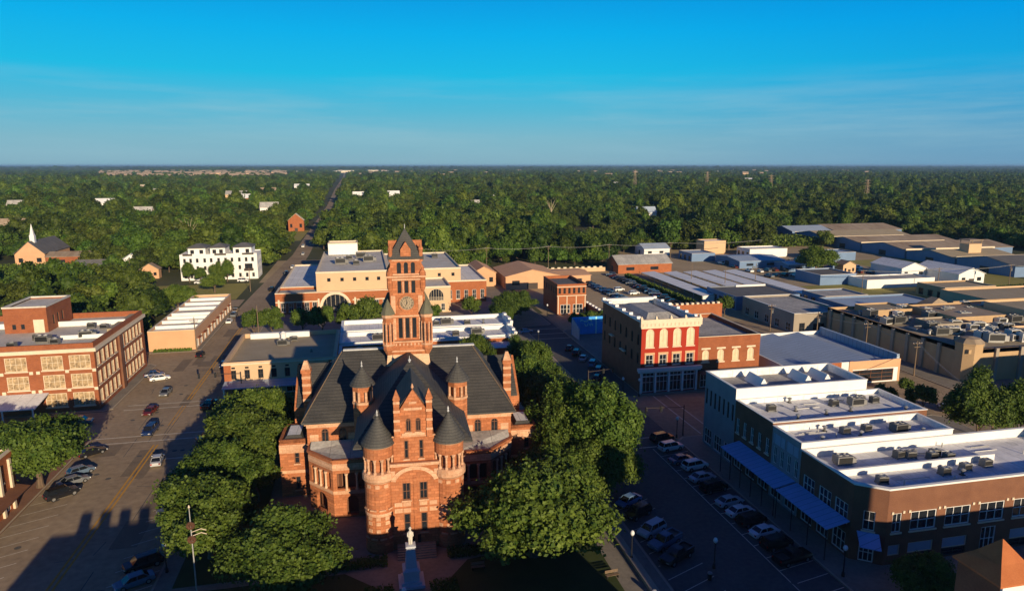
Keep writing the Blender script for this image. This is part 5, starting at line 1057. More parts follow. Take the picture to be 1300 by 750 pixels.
# white office sheds, yards, sheds with blue shadowed gables
def gshed(name, label, x0, x1, y0, y1, ze, zr, wm, rm, axis='x', cat='shed', group=None, over=.4, door=True):
    r = T(name, label, cat, (x0, y0, 0), 0, group); W, D = x1 - x0, y1 - y0; b = MB()
    if axis == 'x':
        wall(b, (0, 0), (W, 0), 0, ze); wall(b, (W, D), (0, D), 0, ze)
        b.poly([(0, D, 0), (0, 0, 0), (0, 0, ze), (0, D / 2, zr - .05), (0, D, ze)]); b.poly([(W, 0, 0), (W, D, 0), (W, D, ze), (W, D / 2, zr - .05), (W, 0, ze)])
    else:
        wall(b, (0, D), (0, 0), 0, ze); wall(b, (W, 0), (W, D), 0, ze)
        b.poly([(0, 0, 0), (W, 0, 0), (W, 0, ze), (W / 2, 0, zr - .05), (0, 0, ze)]); b.poly([(W, D, 0), (0, D, 0), (0, D, ze), (W / 2, D, zr - .05), (W, D, ze)])
    b.build('wall', M[wm], r)
    g_ = MB(); (g_.gable(-over, W + over, -over, D + over, ze, zr, 'x') if axis == 'x' else g_.gable(-over, W + over, -over, D + over, ze, zr, 'y')); g_.build('roof', M[rm], r)
    if door:
        d = MB(); wn = MB()
        if axis == 'y': d.box(W * .4, W * .6, -.06, -.004, 0, min(2.6, ze * .7)); wn.box(W * .12, W * .26, -.06, -.004, ze * .35, ze * .7); wn.box(W * .72, W * .88, -.06, -.004, ze * .35, ze * .7)
        else: d.box(-.06, -.004, D * .42, D * .58, 0, min(3, ze * .7)); wn.box(W * .15, W * .3, -.06, -.004, ze * .35, ze * .7); wn.box(W * .6, W * .75, -.06, -.004, ze * .35, ze * .7)
        d.build('door', M['frame_d'], r); wn.build('window', M['glass'], r)
    return r
ys = [262, 296, 330, 366, 400, 433]
for i in range(5):
    r = gshed('warehouse', ('Nearest', 'Second', 'Middle', 'Fourth', 'Farthest')[i] + ' of the five long warehouses with rusty roofs and shaded blue gables', 300, (402, 340, 374, 370, 366)[i], ys[i], ys[i + 1] - 1.2, (5.2, 4.6, 4.8, 4.8, 5.2)[i], (8.0, 7.0, 7.4, 7.2, 7.8)[i], 'sheet_wall', ('roof_dark', 'roof_grav', 'roof_rust', 'roof_rust', 'roof_grav')[i], group='long warehouses at the wood edge')
    b = MB(); b.box(-.5, 60, ys[i + 1] - ys[i] - 1.15, ys[i + 1] - ys[i] - .75, 4.6, 5.7); b.build('eaves_strip', M['trim'], r)
r = T('roof_cabin', 'tan cabin with openings on top of the rusty warehouse roofs', 'cabin', (316, 304, 4.4)); MB().box(0, 8, -.1, 6, 0, 6.4).build('cabin_wall', M['tan'], r); b = MB(); b.box(-.4, 8.4, -.5, 6.4, 8.2, 8.6)
for x in (.0, 7.7): b.box(x, x + .3, 0, .3, 6.4, 8.2); b.box(x, x + .3, 5.6, 5.9, 6.4, 8.2)
b.build('cabin_frame', M['roof_rust'], r)
gshed('workshop', 'pale cyan roofed shed at the far end of the warehouses', 303, 335, 440, 466, 5, 8, 'sheet_wall', 'sheet_blue', group=None)
gshed('workshop', 'long brown roofed workshop right behind the cyan roofed shed', 338, 395, 440, 480, 5, 8, 'sheet_wall', 'roof_rust')
gshed('white_shed', 'white gabled shed with shaded side, left one of the pair near the verge', 243, 256, 268, 288, 5, 7.6, 'white', 'roof_white', 'y')
gshed('white_shed', 'white gabled shed with tan front, right one of the pair near the verge', 256.5, 270, 250, 275, 4.6, 7.4, 'white', 'roof_white', 'y')
gshed('office_hut', 'small cream hut with hipped top beside the white sheds', 226, 233, 286, 292, 4.6, 6.5, 'tan', 'roof_rust', 'y')
r = block('low_store', 'low white walled store in front of the white sheds', 210, 244, 250, 262, 3.4, .4, 'white', 'roof_grey', cope='white', copeh=.1)
r = block('low_store', 'dark low store left of the white sheds', 196, 214, 262, 280, 4.2, .4, 'sheet_wall', 'roof_dark', cope='white', copeh=.1)
r = block('low_store', 'blue grey roofed store behind the castle like plant', 160, 196, 190, 214, 4.6, .5, 'sheet_wall', 'sheet_blue', cope='roof_grey', copeh=.1)
r = block('low_store', 'tan flat roofed store right behind the castle like plant', 214, 262, 190, 216, 5.2, .5, 'tan', 'roof_grav', cope='tan', copeh=.1)
r = gshed('open_shed', 'wide blue grey roofed open shed in the storage yard', 188, 214, 315, 340, 3.6, 4.8, 'sheet_wall', 'sheet_blue', 'x')
r = gshed('open_shed', 'narrow pale roofed open shed in the storage yard', 206, 232, 300, 312, 3.4, 4.4, 'sheet_wall', 'roof_white', 'x')
r = block('white_store', 'plain cream block at the far edge of the storage yard', 198, 212, 372, 382, 7.5, .4, 'tan', 'roof_white')
gshed('grey_hall', 'grey roofed hall with red and white front beyond the car park', 121, 149, 312, 328, 4.4, 8.0, 'brick_org', 'roof_grey', 'x')
gshed('pale_house', 'blue grey roofed house at the trees beyond the grey hall', 160, 176, 372, 386, 4, 6.5, 'white', 'sheet_blue', 'x')
gshed('pale_house', 'white roofed long house among the trees beyond the carports', 186, 206, 408, 420, 4, 6, 'white', 'roof_white', 'x')
for i, (x0, x1, y0, y1, z, wm, rm, lb) in enumerate(((166, 184, 218, 232, 4.0, 'sheet_wall', 'roof_grey', 'grey flat store beside the carports, left of the verge'), (222, 246, 222, 236, 4.4, 'beige', 'roof_grav', 'tan flat store left of the hedge below the warehouses'), (250, 292, 196, 214, 5.0, 'sheet_wall', 'sheet_blue', 'wide blue grey roofed store at the right edge'), (266, 300, 168, 188, 6.0, 'beige', 'roof_rust', 'rusty roofed block right of the castle like plant'), (224, 262, 150, 184, 7.4, 'beige_grey', 'roof_grav', 'grey tan annexe of blocks right of the castle like plant'), (232, 296, 118, 144, 5.5, 'beige', 'roof_grey', 'long low grey roofed store at the right edge before the annexe'), (176, 190, 344, 360, 4, 'sheet_wall', 'sheet_blue', 'small blue roofed store at the yard back'), (216, 240, 352, 366, 4.4, 'white', 'roof_white', 'white roofed store at the yard back'), (244, 268, 330, 344, 4.2, 'sheet_wall', 'sheet_blue', 'blue roofed store by the large dark tree'))):
    block('low_store', lb, x0, x1, y0, y1, z, .45, wm, rm, Lf=W_(3, y1 - y0, .3, 2.4, 2.6, False, 'dk'), cope='trim', copeh=.1)
# peach group behind the civic building
gshed('peach_hall', 'peach stucco hall with a low gable beside the civic building', 45.5, 56, 290, 312, 6.0, 8.8, 'peach', 'peach', 'y')
r = gshed('peach_hall', 'wide peach stucco hall with broad low roof and arched door', 58.5, 82, 281, 309, 5.4, 8.2, 'peach', 'peach', 'y')
gshed('peach_hall', 'flat long peach annexe right of the wide peach hall', 82.5, 98, 286, 305, 4.2, 5.2, 'peach', 'peach', 'x')
# white apartments
r = T('apartment_block', 'white four storey apartment block with dark roofs and setback top floors', 'building', (-82, 335, 0)); b = MB(); ho = [(u, z, 1.1, 1.9, False, 'dk') for u in (2, 4.6, 7.4, 10.6, 13.4, 16.6, 19.6, 22.4, 25.6, 28.6, 31.4) for z in (1, 4.6, 8.2)] + [(29.5, 4.2, 3.4, 3, False, 'dk')]
ho = [h for h in ho if not (h[0] in (28.6, 31.4) and h[1] == 4.6)]
wall(b, (0, 0), (33.4, 0), 0, 12, ho, root=r); wall(b, (33.4, 0), (33.4, 14), 0, 12, [(u, z, 1, 1.9, False, 'dk') for u in (3, 7, 11) for z in (1, 4.6, 8.2)], root=r); wall(b, (33.4, 14), (0, 14), 0, 12); wall(b, (0, 14), (0, 0), 0, 12); b.poly([(0, 0, 11.6), (33.4, 0, 11.6), (33.4, 14, 11.6), (0, 14, 11.6)]); b.build('wall', M['white'], r)
for x0, x1 in ((3.5, 11), (13, 19.5), (23, 31)):
    b = MB(); wall(b, (x0, 1.2), (x1, 1.2), 11.61, 14.6, [(1.8, 12.1, 1.6, 1.8, False, 'dk'), (x1 - x0 - 1.8, 12.1, 1.6, 1.8, False, 'dk')], root=r); wall(b, (x1, 1.2), (x1, 12), 11.61, 14.6); wall(b, (x1, 12), (x0, 12), 11.61, 14.6); wall(b, (x0, 12), (x0, 1.2), 11.61, 14.6); b.build('top_floor', M['white'], r)
    MB().hip(x0 - .5, x1 + .5, .7, 12.5, 14.62, x0 + 3, x1 - 3, 6, 7, 16.4).build('roof', M['roof_dark'], r)
b = MB(); b.box(1.4, 5.5, -.25, -.01, 11.4, 12.2); b.box(15, 20, -.25, -.01, 11.4, 12.2); b.box(27, 32, -.25, -.01, 11.4, 12.2); b.box(27.6, 31.6, -1.2, -.02, 4.0, 5.0); b.build('balcony_rail', M['frame_d'], r)
# church
r = gshed('church', 'small church with peach gable front, dark roof and white steeple', -177, -163, 400, 432, 6.5, 13, 'peach', 'roof_dark', 'y'); b = MB(); b.box(7.3 - 1.1, 7.3 + 1.1, 4, 6.2, 11.5, 16); b.loft([[(7.3 - .9, 4.2, 16), (7.3 + .9, 4.2, 16), (7.3 + .9, 6, 16), (7.3 - .9, 6, 16)], [(7.28, 5.1, 22), (7.32, 5.1, 22), (7.32, 5.12, 22), (7.28, 5.12, 22)]]); b.build('steeple', M['white'], r)
gshed('brick_annexe', 'brown brick annexe right of the small church', -162, -132, 398, 412, 5, 7, 'brick', 'roof_rust', 'x')
# houses peeping out of the woodland
hs_ = [(-292, 885, 'white', 'roof_white', 22, 'white roofed house alone in the left woodland beyond the church'), (-374, 862, 'tan', 'roof_grey', 18, 'pale house at the far left edge of the woodland'), (-146, 985, 'brick_org', 'roof_white', 24, 'red brick house with white top in the woodland left of the far road'),
       (-185, 1110, 'tan', 'roof_grey', 30, 'tan roofed house in the woodland left of the red brick one'), (-158, 1264, 'tan', 'roof_rust', 26, 'long brown house in the far woodland left of the road'), (-52, 575, 'brick_org', 'trim', 12, 'narrow red and white house beside the far road'), (175, 875, 'white', 'roof_white', 16, 'small white house in the middle of the woodland'),
       (48, 1064, 'white', 'roof_white', 18, 'white house in the woodland right of the far road'), (81, 430, 'tan', 'roof_rust', 18, 'brown roofed house among the trees behind the civic building'), (-98, 345, 'peach', 'roof_rust', 8, 'small peach house just left of the white apartments'), (-138, 352, 'white', 'roof_white', 7, 'tiny white house among the olive trees on the left'), (-128, 362, 'brick', 'roof_dark', 15, 'dark roofed brick house beside the tiny white one'), (-118, 388, 'white', 'sheet_blue', 8, 'white gable house in the left trees'), (-225, 420, 'tan', 'trim', 14, 'pale long house left of the small church'),
       (-4, 1040, 'tan', 'roof_white', 16, 'pale house right beside the far road'), (-200, 700, 'tan', 'roof_grey', 16, 'grey roofed house deep in the left woodland')]
hs_ += [(-330, 1250, 'white', 'roof_grey', 40, 'wide grey roofed hall in a clearing of the far left woodland'), (-250, 560, 'tan', 'roof_rust', 20, 'brown roofed house in a clearing of the left woodland'), (-95, 760, 'white', 'roof_grey', 18, 'grey roofed white house left of the far road'), (-420, 1500, 'tan', 'trim', 40, 'long pale building far left in the woodland'), (330, 1180, 'tan', 'roof_rust', 26, 'brown roofed house in a clearing before the lattice towers'), (120, 760, 'tan', 'roof_grey', 18, 'grey roofed house in a clearing right of the far road'), (560, 1500, 'white', 'roof_white', 40, 'long white hall far right in the woodland'), (900, 1600, 'tan', 'trim', 60, 'wide pale hall in the far right woodland'), (260, 600, 'white', 'sheet_blue', 18, 'blue grey roofed house in the woodland beyond the grey hall'), (-120, 1500, 'white', 'roof_white', 30, 'white hall left of the far road near the horizon'), (1150, 1900, 'white', 'roof_white', 70, 'big white hall at the far right')]
for i, (x, y, wm, rm, wd, lb) in enumerate(hs_):
    if y > 500: tag(MB().poly([(x - wd * .75, y - y * .13, .06), (x + wd * .75, y - y * .13, .06), (x + wd * .8, y + wd * .5, .06), (x - wd * .8, y + wd * .5, .06)]).build('clearing', M['lawn_dry']), kind='structure')
for x, y, wm, rm, wd, lb in hs_: gshed('house', lb, x - wd / 2, x + wd / 2, y, y + wd * .55, 8.5 if y > 500 else 4.2, 14 if y > 500 else 7, wm, rm, 'x' if wd > 14 else 'y', 'house')
# off-frame neighbours south of the square whose shadows lie across it
r = block('shade_block', 'tall unseen brick block added to shade the right street', 61.5, 76, 2, 20, 27.5, 1, 'brick', 'roof_grey', cope='trim')  # unseen block, placed and sized for the shade on the right street
r = block('south_block', 'brick block with battlements on the south side of the square', -31.5, -12, 20, 45, 12.6, .8, 'brick', 'roof_grey', cope='trim')
b = MB(); b.box(3.3, 19.5, 24, 25, 13.41, 14.1)
for k in range(6): b.box(3.4 + k * 2.68, 4.75 + k * 2.68, 24, 25, 14.1, 15.3)
b.build('battlement', M['brick'], r)
block('south_block', 'lower brick block in the middle of the south side', -11.5, 22, 20, 44, 12.4, .8, 'brick', 'roof_grey', cope='trim')
block('south_block', 'brick block on the south side near the right street', 22.5, 36, 22, 44, 11.8, .8, 'brick', 'roof_grey', cope='trim')
block('south_block', 'plain unseen block off to the right, added to shade the castle like plant', 152, 236, 88, 104, 12.6, .5, 'beige', 'roof_grey')  # added out of view so its shadow covers the plant front
r = block('turreted_block', 'cream fronted block with a red tiled corner turret at the lower right edge', 45.5, 100, 15, 42, 11.9, .9, 'white', 'roof_grey', cope='white', B=W_(10, 54, 7.5, 1.4, 2.4, False, 'wh'))
tx, ty2, rot_ = 48.2 - 45.5, 40 - 15, Matrix.Rotation(0, 4, 'Z')
def rotd(b): b.v = [tuple(rot_ @ Vector((x, y, z)) + Vector((tx, ty2, 0))) for x, y, z in b.v]; return b
b = MB(); b.box(-1.9, 1.9, -1.9, 1.9, 0, 20.6); rotd(b).build('shaded_turret_wall', M['brick_dark'], r); b = MB(); b.box(-1.85, 2.0, -2.1, -1.905, 16, 20.55); rotd(b).build('lit_turret_panel', M['white'], r); b = MB(); b.loft([[(-q, -q, z), (q, -q, z), (q, q, z), (-q, q, z)] for q, z in ((2.2, 20.6), (2.2, 20.75), (1.15, 21.75), (.03, 23.2))]); rotd(b).build('turret_roof', mat('red_tiles', (.40, .12, .04), col2=(.5, .17, .06), fine=9, scale=1), r)  # turret shade put into dark walls, sunlit face into a white panel

# ------------------------------------------------------------------ monument, flagpole, street furniture
r = T('monument', 'grey granite obelisk monument with a pale soldier statue, before the courthouse entrance', 'monument', (4.3, 79.5, .15)); b = MB()
b.box(-1.6, 1.6, -1.6, 1.6, 0, .35); b.box(-1.25, 1.25, -1.25, 1.25, .35, .7); b.box(-.95, .95, -.95, .95, .7, 1.9); b.loft([[(-s, -s, z), (s, -s, z), (s, s, z), (-s, s, z)] for s, z in ((1.08, 1.9), (1.08, 2.1), (.72, 2.4), (.52, 5.0), (.62, 5.05), (.62, 5.25), (.3, 5.3))]); b.build('pedestal', mat('blue_grey_granite', (.52, .54, .58), var=.12, fine=9), r)
b = MB(); b.lathe(-.13, 0, [(.12, 5.3), (.13, 5.6), (.15, 6.1)], 8); b.lathe(.13, 0, [(.12, 5.3), (.13, 5.6), (.15, 6.1)], 8); b.lathe(0, 0, [(.30, 6.05), (.28, 6.4), (.33, 6.85), (.22, 7.05), (.10, 7.12), (.11, 7.18)], 10); b.lathe(0, 0, [(.09, 7.16), (.145, 7.3), (.13, 7.45), (.05, 7.52)], 8); b.lathe(0, 0, [(.22, 7.44), (.2, 7.47), (.12, 7.48), (.11, 7.6), (.03, 7.63)], 8)
b.tube((-.3, 0, 6.9), (-.34, -.15, 6.45), .08, 6, .07); b.tube((-.34, -.15, 6.45), (-.05, -.3, 6.35), .07, 6, .06); b.tube((.3, 0, 6.9), (.34, -.15, 6.45), .08, 6, .07); b.tube((.34, -.15, 6.45), (.05, -.3, 6.45), .07, 6, .06); b.tube((0, -.3, 5.32), (0, -.28, 6.75), .03, 5)
b.build('statue', mat('pale_statue_stone', (.62, .58, .50), var=.08), r)
r = T('flagpole', 'tall pole with red wreath ornaments beside the left street in front of the trees', 'flagpole', (-21.3, 81.1, .15)); b = MB(); b.lathe(0, 0, [(.16, 0), (.13, .4), (.10, 1), (.05, 12.2)], 8); b.build('pole', M['steel'], r); b = MB(); b.lathe(0, 0, [(.05, 12.2), (.14, 12.3), (.03, 12.6)], 8); b.build('finial', M['trim'], r)
wr = mat('red_wreath', (.10, .045, .025), var=.6, fine=9)
for z, s in ((10.0, .36), (8.2, .36)):
    b = MB()
    for k in range(12):
        t0, t1 = 2 * math.pi * k / 12, 2 * math.pi * (k + 1) / 12; b.tube((s * math.cos(t0), -.08, z + s * math.sin(t0)), (s * math.cos(t1), -.08, z + s * math.sin(t1)), .17, 6)
    b.lathe(0, -.05, [(s * .4, z - .1), (s * .5, z), (s * .3, z + .15)], 8); b.build('wreath', wr, r)
b = MB()
for z in (8.6, 9.1): b.tube((0, 0, z), (1.1, 0, z + .35), .05, 5); b.tube((1.1, 0, z + .35), (1.7, 0, z + .1), .05, 5)
b.build('bracket', M['trim'], r)
def lamp(x, y, label, h=3.6):
    r = T('street_lamp', label, 'street lamp', (x, y, .15), 0, 'globe street lamps'); b = MB(); b.lathe(0, 0, [(.22, 0), (.2, .5), (.09, .7), (.07, h - .2), (.16, h - .1), (.16, h)], 8); b.build('post', M['black'], r); b = MB(); b.lathe(0, 0, [(.12, h + .002), (.27, h + .2), (.30, h + .4), (.2, h + .65), (.05, h + .75)], 12); b.build('globe', mat('milk_glass', (.72, .74, .74), rough=.3, var=.03), r)
for x, y, lb in ((33.4, 78.2, 'on the ledge corner by the dark pickup'), (43.3, 74.2, 'standing in the right street beyond the black pickup'), (60.2, 140.0, 'at the corner before the red painted building'), (57.9, 115.8, 'at the far end of the right row'), (58.6, 69.0, 'at the cut corner under the small blue awning'), (49.4, 190, 'on the shaded pavement by the white roofs'), (62, 226.5, 'before the small brick corner shop'), (-26.6, 88.5, 'on the left pavement near the dark parked cars'), (-53.6, 128, 'beyond the big round tree on the left'), (-53.8, 100.5, 'on the left pavement below the brick shop'), (3, 72, 'in front of the monument at the lower edge'), (-15.5, 71.5, 'on the lawn below the flagpole tree'), (33.4, 94, 'on the ledge by the silver car'), (56.9, 141.6, 'on the red building pavement')):
    lamp(x, y, 'black lamp post with pale globe ' + lb)
def signal(x, y, dx, label, n=2, h=6.2):
    r = T('traffic_signal', label, 'traffic signal', (x, y, .02), 0, 'traffic signals'); b = MB(); b.lathe(0, 0, [(.2, 0), (.14, .6), (.10, h)], 8); b.build('post', M['frame_d'], r); b = MB(); b.tube((0, 0, h - .4), (dx, 0, h), .07, 6, .04); b.build('mast_arm', M['frame_d'], r)
    for k in range(n):
        u = dx * (.6 + .38 * k / max(1, n - 1)); b = MB(); b.box(u - .2, u + .2, -.17, .17, h - .95, h + .15); hd = b.build('signal_head', M['black'], r); b = MB()
        for q in range(3): b.lathe(u, -.2, [(.11, h - .85 + q * .33), (.11, h - .68 + q * .33)], 8)
        b.build('lens', M['glass'], hd)
signal(-28.2, 158.5, -9, 'signal mast at the corner of the cream storefront reaching over the left street'); signal(59.8, 117.0, -8, 'signal mast at the far end of the right row'); signal(49.0, 143, 6, 'signal mast across from the red painted building')
def pole(x, y, h, label, arm=True, trans=False, ang=0):
    r = T('utility_pole', label, 'utility pole', (x, y, 0), ang, 'wooden utility poles'); b = MB(); b.lathe(0, 0, [(.17, 0), (.10, h)], 8); b.build('post', M['wood'], r)
    if arm: b = MB(); b.box(-1.3, 1.3, -.16, -.1, h - .7, h - .55); b.box(-.9, .9, -.15, -.09, h - 1.6, h - 1.47); b.build('crossarm', M['wood'], r); b = MB(); [b.cyl(q, -.13, h - .55, h - .35, .05, 6) for q in (-1.2, -.5, .5, 1.2)]; b.build('insulator', M['white'], r)
    if trans: b = MB(); b.cyl(.38, 0, h - 3, h - 1.9, .3, 10); b.build('transformer', M['unit'], r)
    return r
PO = [(111.2, 97.3, 9.5, 'by the tree behind the white roofs, with a transformer', 1, 1), (93.5, 116.8, 8, 'behind the tallest white shop', 1, 0), (134.2, 158, 10, 'at the far kerb along the castle like plant wall', 1, 0), (134.2, 140.5, 9, 'at the near corner of the castle like plant', 1, 0), (129, 172, 10, 'beside the blue roofed building', 1, 1), (-47.5, 203.5, 10, 'before the peach end wall, left of the street', 1, 0), (-31.8, 212, 11, 'left of the small civic building trees', 0, 0), (125.5, 190, 9, 'at the dark store corner', 1, 1),
      (60, 335, 12, 'in the wood edge behind the peach halls', 1, 0), (92, 335, 12, 'in the wood edge behind the pale wall', 1, 0), (125, 336, 12, 'beyond the grey hall', 1, 0), (30, 336, 12, 'in the wood edge behind the civic building', 1, 0), (160, 337, 12, 'at the corner of the storage yard', 1, 0), (150, 262, 10, 'among the middle carports', 0, 0), (168, 268, 10, 'among the right carports', 0, 0), (141, 275, 10, 'among the left carports', 0, 0), (236, 240, 10, 'left one before the warehouses', 1, 0), (268, 236, 11, 'middle one before the warehouses', 1, 1), (300, 244, 10, 'right one before the warehouses', 1, 0), (196, 236, 11, 'beside the dark low store', 1, 0), (-60, 380, 11, 'right of the white apartments', 0, 0), (-55, 410, 12, 'first of the row in the left lot', 0, 0), (-52, 430, 12, 'second of the row in the left lot', 0, 0), (-47, 300, 10, 'at the lawn corner', 0, 0), (-103, 335, 10, 'left of the small peach house', 0, 0)]
for x, y, h, lb, a, t in PO: pole(x, y, h, 'brown wooden pole ' + lb, bool(a), bool(t))
def wire(pts, label, sag=1.2, r_=.035, offs=(-1.2, -.5, .5, 1.2)):
    b = MB()
    for o in offs:
        for (p, q) in zip(pts, pts[1:]):
            prev = None
            for k in range(7):
                t = k / 6; c = (p[0] + (q[0] - p[0]) * t + 0, p[1] + (q[1] - p[1]) * t + o * .35, p[2] + (q[2] - p[2]) * t - sag * 4 * t * (1 - t))
                if prev: b.tube(prev, c, r_, 4)
                prev = c
    tag(b.build('power_line', M['unit']), label, 'power line')
wire([(-5, 337, 11.6), (30, 336, 11.6), (60, 335, 11.6), (92, 335, 11.6), (125, 336, 11.6), (160, 337, 11.6), (215, 339, 11.6)], 'thin wires strung along the wood edge behind the civic building and car park', 1.0, .03)
wire([(196, 236, 10.6), (236, 240, 9.6), (268, 236, 10.6), (300, 244, 9.6), (345, 250, 9.6)], 'thin wires strung before the blue gabled warehouses', 1.0, .03); wire([(111.2, 97.3, 9.1), (134.2, 140.5, 8.6), (134.2, 158, 9.6), (129, 172, 9.6), (125.5, 190, 8.6)], 'thin wires along the back street of the castle like plant', .9, .02)
def tower(x, y, h, label):
    r = T('transmission_tower', label, 'tower', (x, y, 0), 0, 'transmission towers over the woodland'); b = MB(); w0, w1 = h * .09, h * .02
    cs = lambda z: w0 + (w1 - w0) * z / h
    for k in range(8):
        z0, z1 = h * k / 8, h * (k + 1) / 8
        for sx_, sy in ((-1, -1), (1, -1), (1, 1), (-1, 1)):
            b.tube((sx_ * cs(z0), sy * cs(z0), z0), (sx_ * cs(z1), sy * cs(z1), z1), .22, 4)
        b.tube((-cs(z0), -cs(z0), z0), (cs(z1), -cs(z1), z1), .14, 4); b.tube((cs(z0), -cs(z0), z0), (-cs(z1), -cs(z1), z1), .14, 4); b.tube((cs(z0), -cs(z0), z0), (cs(z1), cs(z1), z1), .14, 4)
    b.build('lattice', M['roof_rust'], r); b = MB()
    for z in (.72, .84, .96): b.tube((-h * .16, 0, h * z), (h * .16, 0, h * z), .2, 4)
    b.build('crossarm', M['roof_rust'], r)
for i, (x, y, h) in enumerate(((616, 1500, 42), (664, 1250, 40), (685, 1065, 36), (717, 872, 32))): tower(x, y, h, ('Leftmost and farthest', 'Second from the left', 'Third from the left', 'Rightmost') [i] + ' of four rusty lattice towers standing over the woodland')
def bench(x, y, a, lb):
    r = T('bench', lb, 'bench', (x, y, .15), R(a), 'benches'); b = MB()
    for k in range(4): b.box(-.9, .9, -.25 + k * .13, -.14 + k * .13, .42, .46)
    b.build('seat', M['wood'], r); b = MB()
    for k in range(3): b.box(-.9, .9, .29, .32, .55 + k * .14, .65 + k * .14)
    b.build('backrest', M['wood'], r)
    for s in (-.75, .75): MB().box(s - .04, s + .04, -.25, .3, 0, .42).build('leg', M['black'], r)
bench(29.5, 75.0, 5, 'dark bench on the paved corner beside the stone ledge'); bench(13, 80.5, 0, 'dark bench right of the monument'); bench(-6, 84, 10, 'dark bench left of the monument')
def bin_(x, y, lb):
    r = T('litter_bin', lb, 'litter bin', (x, y, .15), 0, 'litter bins'); MB().lathe(0, 0, [(.26, 0), (.32, .85)], 10).build('bin', M['black'], r); MB().lathe(0, 0, [(.34, .852), (.3, 1.0), (.1, 1.1)], 10).build('lid', M['steel'], r)
bin_(41.5, 72.0, 'round dark planter like bin by the black pickup'); bin_(33.0, 70, 'round dark bin on the paved corner')
# low hedges and planting
def bed(name, label, x0, x1, y0, y1, h, n, sz, seed):
    st = np.random.RandomState(seed); P = np.stack([st.uniform(x0, x1, n), st.uniform(y0, y1, n), st.uniform(.05, h, n)], 1); nn = st.normal(size=(n, 3)); nn /= np.linalg.norm(nn, axis=1)[:, None]; t = np.cross(nn, st.normal(size=(n, 3))); t /= np.linalg.norm(t, axis=1)[:, None]; q = np.cross(nn, t); s = (sz * st.uniform(.6, 1.3, n))[:, None]
    V = np.stack([P + t * s, P + q * s * .7, P - t * s, P - q * s * .7], 1).reshape(-1, 3); o = link(name, np_mesh(name, V, np.arange(n * 4).reshape(-1, 4), [M['leaf']])); tag(o, label, 'plants'); return o
bed('flower_bed', 'strip of low plants at the foot of the peach end wall', -59, -49, 203.8, 205.3, .9, 900, .22, 1)
bed('shrub_bed', 'dark shrubs at the foot of the courthouse front left of the steps', -6, 1.5, 83.6, 85.6, 1.0, 1500, .16, 2); bed('shrub_bed', 'dark shrubs at the foot of the courthouse front right of the steps', 9.5, 16, 83.6, 85.6, 1.0, 1500, .16, 3)
bed('shrub_bed', 'dark low shrubs between the monument and the left path', -1.5, 2, 74, 79, .7, 1200, .15, 4); bed('shrub_bed', 'dark low shrubs between the monument and the right path', 6.5, 10, 74, 79, .7, 1200, .15, 5)
bed('shrub_belt', 'low green shrubs in front of the small church', -192, -126, 305, 396, 2.6, 20000, .5, 9)
bed('hedge', 'dark hedge line between the carports and the car park', 119.5, 121.5, 232, 300, 2.2, 5000, .4, 6); bed('hedge', 'green hedge line below the warehouses', 236, 300, 231, 236, 2.2, 6000, .45, 7); bed('hedge', 'green hedge belt along the storage yard', 216, 296, 395, 425, 5, 9000, .9, 8)
